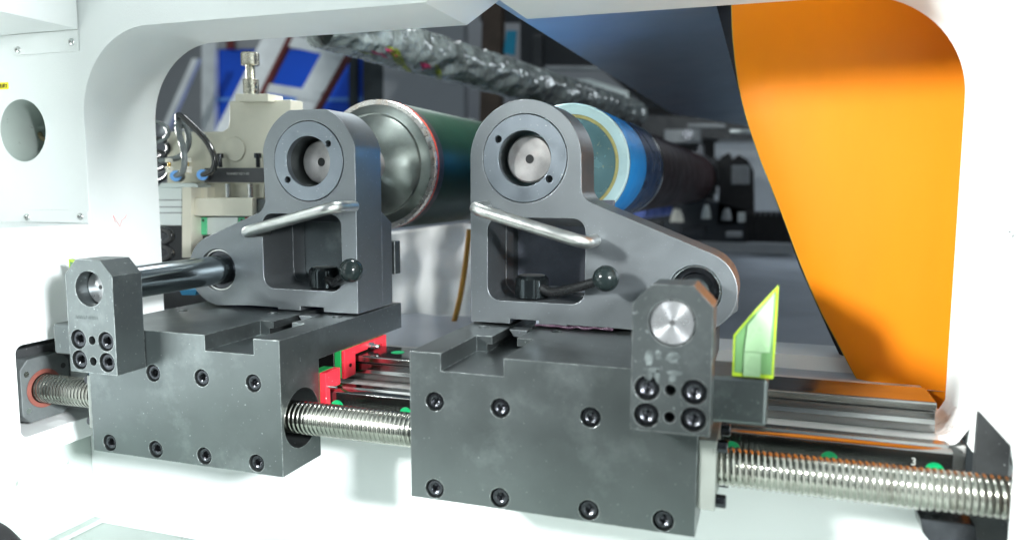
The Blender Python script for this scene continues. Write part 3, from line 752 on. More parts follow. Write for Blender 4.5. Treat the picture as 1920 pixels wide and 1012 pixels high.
def foot_smear(t):
    rs_ = random.Random(3)
    p = [(0.075 + 0.0065 * i, 0.1512, 0.0030 + rs_.uniform(-0.0008, 0.0010)) for i in range(14)]
    r_ = [0.0008 + rs_.random() * 0.0012 for _ in p]
    obj('paint_smear', tube(p, r_, 8, smooth=3), mat('dried_purple_paint', (0.07, 0.035, 0.06), 0.25, 0, 0.5, 300, 0.1, 0.8, 900, specks=0.6, speck_col=(0.5, 0.5, 0.55), speck_scale=700), t, ang=60)
foot_smear(bracket(1, 'taller grey roller bracket with fully round head, in front of the blue roller'))
bracket(-1, 'flat-topped grey roller bracket on the left block, in front of the green roller')

# ================================================================== ROLLERS
def roller_left():
    t = thing('roller', 'dark green rubber roller with scuffed steel end and red rim', 'roller', (-0.203, 0.8, 0.09), 'rollers held in the brackets')
    c = (-0.203, 0, 0.179)
    obj('spindle', lathe([(0.1795, 0.0050), (0.1790, 0.0056), (0.1790, 0.0240), (0.1805, 0.0258), (0.317, 0.0258)], 48, 'Y', None, c, False), SPINDLE, t)
    obj('spindle_centre', lathe([(0.1796, 0.0051), (0.1840, 0.0012)], 32, 'Y', None, c), DARKHOLE, t)
    obj('end_face', lathe([(0.2900, 0.0262), (0.2920, 0.0300), (0.3090, 0.0660), (0.3105, 0.067), (0.3105, 0.0690), (0.3100, 0.0700), (0.3105, 0.0705), (0.3160, 0.0815)], 96, 'Y', None, c, False), ROLLFACE, t)
    obj('end_rim', lathe([(0.3155, 0.0815), (0.3155, 0.0870), (0.3175, 0.0885), (0.322, 0.0885)], 96, 'Y', None, c, False), ROLLRIM, t)
    obj('red_ring', lathe([(0.3222, 0.0888), (0.3265, 0.0888)], 96, 'Y', None, c, False), REDRING, t)
    obj('rubber_edge', lathe([(0.3267, 0.0880), (0.345, 0.0880)], 96, 'Y', None, c, False), DARKRUB, t)
    obj('rubber_cover', lathe([(0.3452, 0.0870), (0.3465, 0.0878), (1.7, 0.0878)], 96, 'Y', None, c), GREENROLL, t)
roller_left()
def roller_right():
    t = thing('roller', 'blue and maroon glossy roller with pale rim, behind the round-headed bracket', 'roller', (0.0615, 0.8, 0.1), 'rollers held in the brackets')
    c = (0.0615, 0, 0.180)
    obj('spindle', lathe([(0.1705, 0.0046), (0.1700, 0.0052), (0.1700, 0.0238), (0.1717, 0.0256), (0.345, 0.0256)], 48, 'Y', None, c, False), SPINDLE, t)
    obj('spindle_centre', lathe([(0.1706, 0.0047), (0.1745, 0.0012)], 32, 'Y', None, c), DARKHOLE, t)
    obj('end_face', lathe([(0.350, 0.0245), (0.350, 0.0590)], 96, 'Y', None, c, False), TEALFACE, t)
    obj('glue_ring', lathe([(0.3495, 0.0590), (0.3485, 0.0605), (0.3490, 0.0635)], 96, 'Y', None, c, False), GLUE, t)
    obj('pale_rim', lathe([(0.3480, 0.0635), (0.3440, 0.0755), (0.3450, 0.0770), (0.350, 0.0775)], 96, 'Y', None, c, False), PALERIM, t)
    obj('blue_cover', lathe([(0.3502, 0.0778), (0.485, 0.0778)], 96, 'Y', None, c, False), BLUEROLL, t)
    obj('blue_film_band', lathe([(0.4852, 0.0777), (0.66, 0.0777)], 96, 'Y', None, c, False), BLUEDARK, t)
    obj('collar_edge', lathe([(0.6602, 0.0777), (0.664, 0.0795), (0.668, 0.0777)], 96, 'Y', None, c, False), BRIGHT, t)
    obj('maroon_cover', lathe([(0.6682, 0.0770), (1.9, 0.0770)], 96, 'Y', None, c), MAROON, t)
    obj('far_collar', lathe([(1.9005, 0.085), (1.93, 0.085), (1.93, 0.05), (2.1, 0.05)], 64, 'Y', None, c), BLACKBOLT, t)
roller_right()
def wrapped_roller():
    A, B = at(600, 42, 0.50), at(1190, 216, 1.60)
    n, k = 300, 64
    bm = bmesh.new(); prev = None
    d = (B - A); L = d.length; dn = d.normalized()
    u = dn.orthogonal().normalized(); v = dn.cross(u)
    for i in range(n + 1):
        s = i / n; p = A + d * s
        ring = []
        for j in range(k):
            a = 2 * math.pi * j / k
            # spiral folds of a loose wrap
            f = noise.noise(Vector((math.cos(a) * 1.6, math.sin(a) * 1.6, s * 26 + a * 0.55)))
            f2 = noise.noise(Vector((math.cos(a) * 5, math.sin(a) * 5, s * 70 + a)))
            r = 0.040 - 0.0105 * abs(f) + 0.003 * f - 0.0052 * abs(f2) + 0.004
            ring.append(bm.verts.new(p + (u * math.cos(a) + v * math.sin(a)) * r))
        if prev:
            for j in range(k): bm.faces.new((prev[j], prev[(j + 1) % k], ring[(j + 1) % k], ring[j]))
        prev = ring
    t = thing('wrapped_roller', 'long roller wrapped in crinkled grey plastic film, hanging behind the window', 'wrapped roller', tuple((A + B) / 2))
    wr = obj('film_wrap', bm, FILM, t, ang=180)
    # coloured printing on the film: thin patches that follow the tube
    def patch(s0, s1, a0, a1, m_, ns=14, na=10, off=0.0075, sk=0.0):
        b = bmesh.new(); prev = None
        for i in range(ns + 1):
            row = []
            for j in range(na + 1):
                s = s0 + (s1 - s0) * i / ns + sk * (j / na - 0.5)
                a = R(a0 + (a1 - a0) * j / na)
                aa = a % (2 * math.pi)
                f = noise.noise(Vector((math.cos(aa) * 1.6, math.sin(aa) * 1.6, s * 26 + aa * 0.55)))
                f2 = noise.noise(Vector((math.cos(aa) * 5, math.sin(aa) * 5, s * 70 + aa)))
                r = 0.0404 - 0.0105 * abs(f) + 0.003 * f - 0.0052 * abs(f2) + 0.004
                row.append(b.verts.new(A + d * s + (u * math.cos(aa) + v * math.sin(aa)) * r))
            if prev:
                for j in range(na): b.faces.new((prev[j], prev[j + 1], row[j + 1], row[j]))
            prev = row
        obj('printed_patch', b, m_, t, ang=180)
    # find the angle that faces the viewer and downwards
    vd = (CAMP - (A + d * 0.2)).normalized(); vd = (vd - dn * vd.dot(dn)).normalized()
    af = math.degrees(math.atan2(vd.dot(v), vd.dot(u)))
    dw = Vector((0, 0, -1)); dw = (dw - dn * dw.dot(dn)).normalized()
    ad = math.degrees(math.atan2(dw.dot(v), dw.dot(u)))
    sg = 1 if ((ad - af + 540) % 360 - 180) > 0 else -1
    def pa(s0, s1, e0, e1, m_, sk=0.0): patch(s0, s1, af + sg * e0, af + sg * e1, m_, sk=sk)
    pa(0.085, 0.115, 30, 46, MAGENTA, 0.02); pa(0.105, 0.125, 14, 28, MAGENTA, 0.015); pa(0.070, 0.09, 42, 56, LIME, 0.03)
    pa(0.125, 0.150, 8, 60, LIME, 0.05); pa(0.19, 0.215, 24, 48, MAGENTA, 0.02); pa(0.17, 0.19, 55, 80, LIME, 0.03)
    pa(0.235, 0.25, 20, 75, LIME, 0.04)
wrapped_roller()

# ================================================================== FLUORESCENT POINTERS
def pointer(x0, x1, ztop_hi, ztop_lo, hi_right, y0, y1, label):
    t = thing('acrylic_pointer', label, 'pointer', ((x0 + x1) / 2, (y0 + y1) / 2, 0.0), 'fluorescent pointers on the side ledges')
    if hi_right: pts = [(x0, 0.0), (x1, 0.0), (x1 + 0.001, ztop_hi), (x0 + 0.011, ztop_lo + 0.015), (x0, ztop_lo)]
    else: pts = [(x0, 0.0), (x1, 0.0), (x1, ztop_lo), (x1 - 0.011, ztop_lo + 0.015), (x0, ztop_hi)]
    def inset(p, k):
        cx = sum(q[0] for q in p) / len(p); cz = sum(q[1] for q in p) / len(p)
        return [(cx + (a - cx) * k, cz + (b - cz) * k) for a, b in p]
    obj('acrylic_body', prism(inset(pts, 0.90), y0, y1, 'Y'), FLUO, t, bevel=0.0006)
    obj('glowing_edge', prism(pts, y0 + 0.0006, y1 - 0.0006, 'Y', holes=[inset(pts, 0.905)]), FLUO_EDGE, t, bevel=0.0003)
    if hi_right:
        obj('insert_bar', box(x0 + 0.0085, x0 + 0.0215, y0 - 0.0010, y0 - 0.0001, 0.0010, 0.0205), ACRYL, t, bevel=0.0003)
        obj('insert_wedge', prism([(x0 + 0.0085, 0.0210), (x1 - 0.0035, 0.0210), (x1 - 0.0015, ztop_hi - 0.006), (x0 + 0.0105, ztop_lo + 0.009)], y0 - 0.0012, y0 - 0.0001, 'Y'), ACRYL, t, bevel=0.0003)
pointer(0.2855, 0.3170, 0.0748, 0.0330, True, 0.0015, 0.0085, 'large fluorescent green acrylic pointer standing on the right side ledge')
pointer(-0.4290, -0.3900, 0.0690, 0.0500, False, 0.020, 0.0270, 'green acrylic pointer mostly hidden behind the left clamp')

# ================================================================== ORANGE SHEET AND INNER PANELS
def sheet(name, outline, Y0, mat_, parent, thick=0.003, curve=None, nx=1):
    """outline of (px,py) on depth plane Y0 with optional bulge curve(x,z)->dy; closed solid with thickness"""
    pts = [at(x, y, Y0) for x, y in outline]
    return prism([(p.x, p.z) for p in pts], Y0, Y0 + thick, 'Y')
def orange():
    t = thing('curved_sheet', 'big bright orange painted sheet curving down behind the right side of the window', 'painted sheet', (0.45, 0.34, -0.0))
    edge = [(1372, -40), (1374, 60), (1384, 150), (1400, 220), (1424, 292), (1447, 350), (1474, 420), (1504, 500), (1536, 575), (1570, 640), (1610, 715), (1660, 790)]
    # smooth the edge, sample rows
    rows = []
    N = 60
    def lerp_edge(tt):
        f = tt * (len(edge) - 1); i = min(int(f), len(edge) - 2); u = f - i
        p0 = edge[max(i - 1, 0)]; p1 = edge[i]; p2 = edge[i + 1]; p3 = edge[min(i + 2, len(edge) - 1)]
        c = []
        for k in (0, 1):
            c.append(0.5 * (2 * p1[k] + (p2[k] - p0[k]) * u + (2 * p0[k] - 5 * p1[k] + 4 * p2[k] - p3[k]) * u * u + (3 * p1[k] - p0[k] - 3 * p2[k] + p3[k]) * u ** 3))
        return c
    M_ = 24
    bm = bmesh.new(); back = []; front = []
    XR_ = 0.60
    for i in range(N + 1):
        tt = i / N
        ex, ey = lerp_edge(tt)
        Yb = 0.345
        p = at(ex, ey, Yb + 0.018)
        for _ in range(6): p = at(ex, ey, Yb + 0.018 - 9.0 * max(0.0, p.z - 0.270) ** 2)
        fr, bk = [], []
        for j in range(M_ + 1):
            s = j / M_
            x = p.x + (XR_ - p.x) * s
            z = p.z
            # top shaped to curl forward into shade; free edge bent to catch light
            top = max(0.0, z - 0.270)
            y = Yb + 0.018 * math.exp(-s * 7.0) - 0.030 * s - 9.0 * top * top
            fr.append(bm.verts.new((x, y, z))); bk.append(bm.verts.new((x + 0.0008, y + 0.0035, z)))
        front.append(fr); back.append(bk)
    for i in range(N):
        for j in range(M_):
            bm.faces.new((front[i][j], front[i][j + 1], front[i + 1][j + 1], front[i + 1][j]))
            bm.faces.new((back[i][j], back[i + 1][j], back[i + 1][j + 1], back[i][j + 1]))
    obj('sheet_body', bm, ORANGE, t, ang=180)
    b2 = bmesh.new()
    for i in range(N):
        a, b, c, d = [b2.verts.new(q) for q in ((front[i][0].co) , (front[i + 1][0].co), (back[i + 1][0].co), (back[i][0].co))] if False else [None] * 4
    b2.free()
    # painted lip along the free edge
    lipts = []
    for i in range(N + 1):
        ex, ey = lerp_edge(i / N); p = at(ex, ey, 0.363)
        for _ in range(6): p = at(ex, ey, 0.363 - 9.0 * max(0.0, p.z - 0.270) ** 2)
        top = max(0.0, p.z - 0.270)
        lipts.append((p.x, 0.365 - 9.0 * top * top, p.z))
    obj('edge_lip', tube(lipts, 0.0009, 10), YEDGE, t, ang=60)
orange()
def quad_plate(name, P, thick, mat_, label, cat):
    t = None
    n = (P[1] - P[0]).cross(P[-1] - P[0]).normalized()
    bm = bmesh.new()
    a = [bm.verts.new(p) for p in P]; b = [bm.verts.new(p + n * thick) for p in P]
    bm.faces.new(a); bm.faces.new(list(reversed(b)))
    k = len(P)
    for i in range(k): bm.faces.new((a[i], b[i], b[(i + 1) % k], a[(i + 1) % k]))
    o = obj(name, bm, mat_)
    if label: tag(o, label, cat)
    return o
# dark strip behind the orange sheet
quad_plate('dark_side_plate', [at(1335, -20, 0.46), at(1440, -20, 0.46), at(1465, 230, 0.46), at(1520, 400, 0.46), at(1680, 760, 0.40), at(1598, 715, 0.40), at(1562, 640, 0.42), at(1499, 500, 0.45), at(1418, 275, 0.46), at(1388, 180, 0.46)], 0.004, DKBLUE,
           'narrow dark blue plate along the free edge of the orange sheet', 'side plate')
# slate blue guard that slopes away under the top of the frame
A_, B_, D_ = at(905, -8, 0.24), at(1362, -8, 0.42), at(1265, 220, 1.60)
nrm = (B_ - A_).cross(D_ - A_).normalized()
def onplane(x, y):
    r = MR * ((x - 960) / FPX) + MF - MU * ((y - 506) / FPX)
    s = (A_ - CAMP).dot(nrm) / r.dot(nrm)
    return CAMP + r * s
quad_plate('sloping_guard', [A_, B_, onplane(1400, 220), onplane(1404, 236), onplane(1262, 214)], 0.004, SLATE, 'slate blue sloping guard plate under the top of the window', 'guard plate')

# ================================================================== INNER FLOOR AND HALL
fl = bmesh.new(); G = []
for i in range(50):
    row = []
    for j in range(40):
        x = -2.6 + 5.2 * i / 49; y = 0.3305 + (j / 39) ** 1.5 * 5.6
        z = -0.078 + 0.012 * noise.noise(Vector((x * 3, y * 3, 0))) * min(1, (y - 0.33) * 3)
        row.append(fl.verts.new((x, y, z)))
    G.append(row)
for i in range(49):
    for j in range(39): fl.faces.new((G[i][j], G[i + 1][j], G[i + 1][j + 1], G[i][j + 1]))
tag(obj('floor', fl, FLOORM, ang=180), kind='structure')
tag(obj('hall_wall', box(-5, 4, 4.2, 4.3, -1, 3.5), WALLG), kind='structure')
tag(obj('side_wall', box(1.6, 1.7, 0.3, 4.19, -1, 3.5), WALLDK), kind='structure')
tag(obj('beam_strip', box(0.20, 0.4790, 0.392, 0.47, -0.080, -0.0600), WHITE, bevel=0.001), 'white painted strip on the floor just behind the rear rail', 'floor strip')

# crumpled sheet under the green roller
cs = bmesh.new(); G = []
for i in range(46):
    row = []
    for j in range(40):
        px = 700 + 215 * i / 45; 
        ytop = 434 - (px - 736) * 0.125
        py = ytop + (700 - ytop) * j / 39
        p = at(px, py, 0.62)
        f = 0.030 * noise.noise(Vector((p.x * 9, p.z * 8, 2.0))) + 0.012 * noise.noise(Vector((p.x * 26, p.z * 20, 5.0)))
        row.append(cs.verts.new((p.x, 0.62 + f, p.z)))
    G.append(row)
for i in range(45):
    for j in range(39): cs.faces.new((G[i][j], G[i + 1][j], G[i + 1][j + 1], G[i][j + 1]))
o = obj('hanging_sheet', cs, SHEETW, ang=180)
so = o.modifiers.new('s', 'SOLIDIFY'); so.thickness = 0.002
tag(o, 'crumpled white plastic sheet hanging below the green roller', 'plastic sheet')
tag(obj('amber_strap', tube([at(880, 430, 0.56), at(872, 500, 0.56), at(862, 560, 0.56), at(846, 625, 0.56), at(835, 680, 0.56)], 0.0048, 10, smooth=5), CORD), 'amber strap hanging between the crumpled sheet and the right bracket', 'strap')
tag(obj('brown_post', prism([(q.x, q.z) for q in (at(905, 0, 2.4), at(940, 0, 2.4), at(936, 300, 2.4), at(897, 300, 2.4))], 2.4, 2.45, 'Y'), BROWN), 'brown post behind the wrapped roller', 'post')
tag(obj('cyan_tag', prism([(q.x, q.z) for q in (at(950, 58, 2.2), at(968, 58, 2.2), at(964, 104, 2.2), at(944, 100, 2.2))], 2.2, 2.21, 'Y'), CYAN), 'cyan tag hanging beside the brown post', 'tag')

def plate(name, px, Y, thick, mat_, parent=None, label=None, cat=None, group=None, bevel=0):
    pts = [at(x, y, Y) for x, y in px]
    o = obj(name, prism([(p.x, p.z) for p in pts], Y, Y + thick, 'Y'), mat_, parent, bevel=bevel)
    if label: tag(o, label, cat, group)
    return o
def rect(x0, y0, x1, y1): return [(x0, y1), (x1, y1), (x1, y0), (x0, y0)]
# window wall with blue boards
wn_ = thing('window_wall', 'dark framed glazed partition with blue boards far behind the left bracket', 'partition', tuple(at(560, 400, 3.4)))
plate('blue_board', rect(396, 40, 690, 400), 3.45, 0.02, BLUEBRD, wn_)
plate('white_post', rect(378, 20, 402, 400), 3.40, 0.04, ALULAD, wn_)
plate('upper_rail', rect(396, 60, 660, 92), 3.42, 0.02, WALLG, wn_)
plate('pale_strip', rect(400, 183, 684, 190), 3.42, 0.02, BLUELINE, wn_)
plate('dark_mullion', rect(654, 60, 667, 300), 3.38, 0.04, FRAMEDK, wn_)
plate('dark_jamb', rect(680, 60, 719, 320), 3.38, 0.05, FRAMEDK, wn_)
plate('red_bracket', rect(424, 62, 436, 92), 3.36, 0.02, REDLAD, wn_)
wp = plate('grey_partition', rect(719, 40, 870, 360), 3.30, 0.06, WALLG, None, 'plain light grey partition panel between the dark jamb and the brown post', 'partition')
# ladder
lad = thing('step_ladder', 'leaning white step ladder with dark red edges behind the left bracket', 'ladder', tuple(at(560, 380, 2.3)))
def bar(name, p, q, wpx, Y, m_, th=0.03):
    a, b = Vector(p), Vector(q); d = (b - a).normalized(); n = Vector((-d.y, d.x)) * wpx / 2
    return plate(name, [tuple(a + n), tuple(a - n), tuple(b - n), tuple(b + n)], Y, th, m_, lad)
bar('side_rail', (527, 50), (402, 300), 45, 2.34, ALULAD)
bar('red_edge', (546, 62), (485, 184), 7, 2.30, REDLAD)
bar('side_rail', (654, 50), (517, 300), 42, 2.34, ALULAD)
bar('red_edge', (652, 100), (578, 232), 7, 2.30, REDLAD)
bar('rung', (540, 76), (652, 101), 22, 2.31, ALULAD)
bar('rung', (498, 165), (602, 181), 18, 2.31, ALULAD)
bar('rung', (440, 250), (580, 270), 16, 2.31, ALULAD)
plate('pale_diagonal_pipe', [(298, 250), (310, 250), (372, 110), (360, 110)], 2.9, 0.03, ALULAD, None, 'pale diagonal bar in front of the grey hall wall', 'bar')

# dark machinery at the back, each thing on its own
plate('far_crossbeam', [(960, 205), (1440, 225), (1440, 262), (960, 250)], 2.6, 0.06, GREYBAR, None, 'dark cross beam at the back of the machine', 'beam')
plate('silver_duct', [(1010, 152), (1105, 148), (1178, 172), (1180, 196), (1120, 196), (1040, 176)], 2.5, 0.12, ALU, None, 'crumpled silver duct end below the sloping guard', 'duct')
plate('far_ceiling', [(900, -40), (1460, -40), (1460, 205), (1210, 200), (1120, 122), (975, 120), (975, 40), (900, 40)], 3.2, 0.05, WALLDK, None, 'dark ceiling void behind the sloping guard', 'ceiling panel')
plate('grey_control_box', rect(1245, 243, 1312, 268), 2.3, 0.10, GREYFAR, None, 'small grey control box above the far end of the blue roller', 'control box', bevel=0.004)
obj_ = lathe([(2.18, 0.018), (2.20, 0.018)], 16, 'Y', None, (at(1293, 255, 2.25).x, 0, at(1293, 255, 2.25).z))
tag(obj('control_knob', obj_, BLACKBOLT), 'black knob on the small grey control box', 'knob')
plate('back_wall_panel', rect(1340, 268, 1500, 396), 2.9, 0.02, mat('pale_far_panel', (0.82, 0.86, 0.90), 0.5, 0, 0.05, 4), None, 'pale grey panel in the gap left of the orange sheet', 'panel')
plate('black_motor', rect(1328, 300, 1350, 350), 2.35, 0.12, BELLOWS, None, 'black motor housing left of the small grey box', 'motor')
pm_ = plate('black_carriage', [(1350, 296), (1366, 286), (1372, 300), (1385, 290), (1402, 300), (1412, 320), (1414, 420), (1345, 420)], 2.30, 0.15, BELLOWS, None, 'black tool carriage standing in front of the pale panel', 'carriage')
plate('grey_motor_box', rect(1371, 310, 1404, 346), 2.15, 0.10, GREYFAR, None, 'square grey box on the black tool carriage', 'motor box', bevel=0.004)
plate('dark_backing', [(1140, 200), (1346, 205), (1346, 470), (1140, 470)], 3.0, 0.05, BELLOWS, None, 'near black backing sheet standing for the dark interior left of the pale panel', 'backing sheet')  # added dark sheet: the unlit depth is put in as colour
# bellows
bl = bmesh.new()
pA, pB = at(1396, 398, 2.1), at(1500, 398, 2.1); zb_ = at(1440, 455, 2.1).z
for i in range(10):
    x0 = pA.x + (pB.x - pA.x) * i / 10; x1 = pA.x + (pB.x - pA.x) * (i + 0.72) / 10
    bx(bl, x0, x1, 2.1, 2.25, zb_, pA.z)
bx(bl, pA.x, pB.x, 2.12, 2.22, zb_ + 0.001, pA.z - 0.012)
tag(obj('rail_bellows', bl, BELLOWS), 'black ribbed bellows beside the orange sheet edge', 'bellows')
plate('dark_gantry', [(1190, 350), (1345, 380), (1400, 395), (1400, 462), (1230, 462), (1150, 420)], 2.3, 0.25, mat('dark_gantry_metal', (0.03, 0.035, 0.042), 0.4, 0.4, 0.3, 9), None, 'dark low gantry under the maroon roller', 'gantry')
for (x, y, w_, h_, m_, nm, lb_) in (
        (1324, 397, 18, 26, ALU, 'white_rag', 'small white crumpled rag on the dark gantry'),
        (1362, 402, 20, 22, GREYFAR, 'grey_cone', 'small grey cone right of the white rag'),
        (1269, 404, 26, 24, NYLON, 'white_cup', 'small white cup left of the white rag')):
    p = at(x, y + h_ / 2, 2.05); sc_ = (p - CAMP).dot(MF) / FPX
    prof = [(0, w_ * sc_ * 0.5), (h_ * sc_ * 0.5, w_ * sc_ * 0.42), (h_ * sc_, w_ * sc_ * 0.22)]
    tag(obj(nm, lathe(prof, 14, 'Z', None, tuple(p)), m_), lb_, nm.split('_')[1])
rf = random.Random(11)
FARM = [ALU, GREYFAR, GREYBAR, BLACKBOLT, WHITE, BEIGE]
for k, (x, y, w_, h_, Y_, mi, nm, lb_) in enumerate((
        (1190, 262, 40, 14, 2.20, 2, 'cable_tray', 'dark cable tray above the maroon roller'),
        (1325, 236, 70, 8, 2.15, 1, 'cross_rod', 'thin grey rod under the dark cross beam'),
        (1398, 246, 60, 7, 2.05, 0, 'silver_rod', 'thin silver rod meeting the orange sheet edge'),
        (1338, 330, 9, 70, 2.12, 2, 'upright_post', 'dark upright post left of the black tool carriage'),
        (1312, 300, 12, 60, 2.35, 3, 'black_column', 'black column behind the far end of the maroon roller'),
        (1390, 408, 14, 18, 1.98, 0, 'silver_fitting', 'small silver fitting at the foot of the black tool carriage'),
        (1300, 432, 46, 14, 1.98, 3, 'floor_plinth', 'long black base under the white rag'),
        (1376, 440, 30, 10, 1.96, 1, 'grey_slider', 'small grey slider beside the bellows'),
        (1222, 420, 36, 12, 1.97, 2, 'low_block', 'low dark block below the violet blue roll'),
        (1008, 96, 16, 60, 2.6, 2, 'dark_hanger', 'dark hanger right of the cyan tag'),
        (880, 238, 14, 30, 2.0, 0, 'silver_bracket', 'silver bracket between the two roller heads'),
        (1085, 128, 120, 6, 2.55, 1, 'ceiling_rod', 'thin grey rod crossing above the silver duct'))):
    plate(nm, rect(x - w_ / 2, y - h_ / 2, x + w_ / 2, y + h_ / 2), Y_, 0.05, FARM[mi], None, lb_, nm.split('_')[-1], bevel=0.003)
tag(obj('violet_roll', tube([at(1198, 398, 1.55), at(1250, 392, 1.75)], 0.020, 20), VIOLET), 'short violet blue roll below the blue roller', 'roll')
plate('far_rail', [(1260, 452), (1620, 462), (1620, 480), (1260, 470)], 1.95, 0.03, GREYFAR, None, 'grey far rail crossing in front of the bellows', 'rail')

# ================================================================== LEFT FIXTURE (air clamp)
fx = thing('clamp_fixture', 'nickel plated air clamp fixture behind the window on the far left', 'fixture', tuple(at(420, 480, 0.30)))
bigp = [(313, 345), (500, 345), (545, 345), (545, 187), (430, 190), (430, 228), (427, 240), (417, 247), (313, 247)]
o = plate('fixture_plate', bigp, 0.300, 0.030, BEIGE, fx, bevel=0.0012)
plate('top_pad', rect(441, 176, 502, 190), 0.285, 0.035, BEIGE, fx, bevel=0.0006)
pb_ = at(471, 178, 0.300)
obj('bolt_sleeve', lathe([(0.0002, 0.0108), (0.0205, 0.0108), (0.0212, 0.0100)], 32, 'Z', None, tuple(pb_)), NICKEL, fx)
def vthread(c, r, h, pitch):
    bm = bmesh.new(); n = 24; prev = None; k = int(h / pitch * 6)
    for i in range(k + 1):
        z = h * i / k; ring = []
        for j in range(n):
            ph = (z / pitch - j / n) % 1
            rr = r - 0.0007 * (1 - abs(ph - 0.5) * 2)
            ring.append(bm.verts.new((c[0] + rr * math.cos(2 * math.pi * j / n), c[1] + rr * math.sin(2 * math.pi * j / n), c[2] + z)))
        if prev:
            for j in range(n): bm.faces.new((prev[j], prev[(j + 1) % n], ring[(j + 1) % n], ring[j]))
        prev = ring
    return bm
obj('adjusting_thread', vthread((pb_.x, pb_.y, pb_.z + 0.0214), 0.0066, 0.0185, 0.0022), NICKEL, fx, ang=60)
hb = obj('adjusting_bolt_head', lathe([(0.0400, 0.0110), (0.0412, 0.0126), (0.0565, 0.0126), (0.0580, 0.0112), (0.0581, 0.0065), (0.0520, 0.0060)], 36, 'Z', None, tuple(pb_)), NICKEL, fx)
obj('boss_disc', lathe([(0.2975, 0.0170), (0.2995, 0.0180)], 40, 'Y', None, (at(440, 280, 0.2985).x, 0, at(440, 280, 0.2985).z)), BEIGE, fx, bevel=0.0005)
o = plate('grey_bar', rect(383, 315, 510, 342), 0.282, 0.016, GREYBAR, fx, bevel=0.0006)
pt_ = at(446, 326, 0.2815)
put('lettering', text_mesh('WAN837-0211-02', 0.0050), PRINT, o, tuple(pt_), rot=(R(90), 0, 0))
for px_ in (413, 484):
    p = at(px_, 314, 0.290)
    obj('cap_screw', lathe([(0, 0.0030), (0.0130, 0.0030), (0.0131, 0.0052), (0.0196, 0.0052), (0.0200, 0.0030)], 24, 'Z', None, tuple(p)), BLACKBOLT, fx)
plate('lower_block', rect(392, 343, 495, 371), 0.305, 0.02, BEIGE, fx, bevel=0.0005)
for px_ in (428, 470):
    p = at(px_, 371, 0.296)
    obj('guide_pin', lathe([(0.0002, 0.0040), (0.0200, 0.0040)], 24, 'Z', None, tuple(p)), BRIGHT, fx)
plate('beige_bar', rect(358, 371, 473, 405), 0.275, 0.060, BEIGE, fx, bevel=0.0008)
plate('bar_end', rect(473.5, 373, 500, 406), 0.285, 0.05, CAST, fx)
plate('small_bracket', rect(358, 351, 389, 371), 0.290, 0.02, BEIGE, fx, bevel=0.0005)
plate('upright_bar', rect(341, 351, 358, 483), 0.268, 0.050, BEIGE, fx, bevel=0.0006)
cy = plate('air_cylinder', rect(292, 352, 341, 423), 0.272, 0.045, ALU, fx, bevel=0.001)
for yy in (374, 387, 398): plate('groove', rect(292, yy, 341, yy + 2.2), 0.2712, 0.0006, GREYFAR, cy)
plate('cylinder_cap', [(295, 352), (372, 352), (370, 345), (362, 343), (302, 343)], 0.278, 0.03, ALU, fx, bevel=0.0006)
for px_, Yf in ((300, 0.262), (330, 0.262)):
    pass
# linear bearing of the fixture
lbx = thing('rail_carriage', 'small silver linear bearing with pale green end caps on the left fixture', 'linear bearing', tuple(at(420, 440, 0.28)), 'linear bearings under the slide blocks')
plate('bearing_block', rect(388, 407, 446, 440), 0.290, 0.03, ALU, lbx, bevel=0.0005)
plate('green_end_cap', rect(375.5, 407, 387.5, 440), 0.289, 0.03, GREENPL2, lbx, bevel=0.0005)
plate('green_end_cap', rect(446.5, 407, 459, 440), 0.289, 0.03, GREENPL2, lbx, bevel=0.0005)
plate('red_seal', rect(372, 407, 375, 440), 0.288, 0.03, REDPL, lbx)
plate('red_seal', rect(459.5, 407, 463, 440), 0.288, 0.03, REDPL, lbx)
for px_, py_ in ((381, 413), (453, 413)):
    p = at(px_, py_, 0.2886); obj('cap_hole', lathe([(0.2884, 0.0020), (0.2888, 0.0020)], 14, 'Y', None, (p.x, 0, p.z)), DARKHOLE, lbx)
plate('base_block', rect(359, 442, 520, 500), 0.292, 0.05, GREYBAR, None, 'dark grey base block under the small linear bearing', 'base block')
plate('dark_bracket', rect(359, 405, 372, 443), 0.294, 0.02, CAST, fx)
for py_ in (410, 428):
    p = at(365, py_, 0.292); obj('small_screw', lathe([(0.289, 0.0018), (0.2935, 0.0022)], 14, 'Y', None, (p.x, 0, p.z)), BRIGHT, fx)
# fittings and tubes
def fitting(px_, py_, label):
    t = thing('air_fitting', label, 'air fitting', tuple(at(px_, py_ + 14, 0.262)), 'push-in air fittings on the cylinder')
    p = at(px_, py_, 0.262)
    obj('fitting_body', tube([p, p + Vector((-0.012, 0.020, 0))], 0.0080, 20), BLACK, t, ang=50)
    obj('blue_collet', tube([p + Vector((0.0012, -0.003, 0)), p], [0.0074, 0.0078], 20), BLUEPL, t, ang=50)
    return p
f1 = fitting(330, 330, 'left push-in air fitting with light blue collet and clear tube')
f2 = fitting(380, 328, 'right push-in air fitting with light blue collet and black tube')
def t_at(lst, Y=0.262): return [at(x, y, Y + dz) for x, y, dz in lst]
tag(obj('black_air_tube', tube([f2] + t_at([(399, 318, -0.004), (402, 295, -0.006), (385, 262, -0.006), (352, 228, -0.004), (337, 216, 0), (334, 222, 0.006), (338, 240, 0.012)]), 0.0043, 14, smooth=8), BLKTUBE, ang=60), 'black air tube looping up from the right fitting', 'air tube')
tag(obj('clear_air_tube', tube([f1] + t_at([(344, 318, -0.004), (345, 285, -0.003), (336, 250, -0.001), (334, 232, 0.0), (340, 228, 0.008), (353, 250, 0.014), (352, 275, 0.018), (335, 295, 0.02), (300, 302, 0.02)]), 0.0042, 14, smooth=8), CLEAR, ang=60), 'clear air tube looping up from the left fitting', 'air tube')
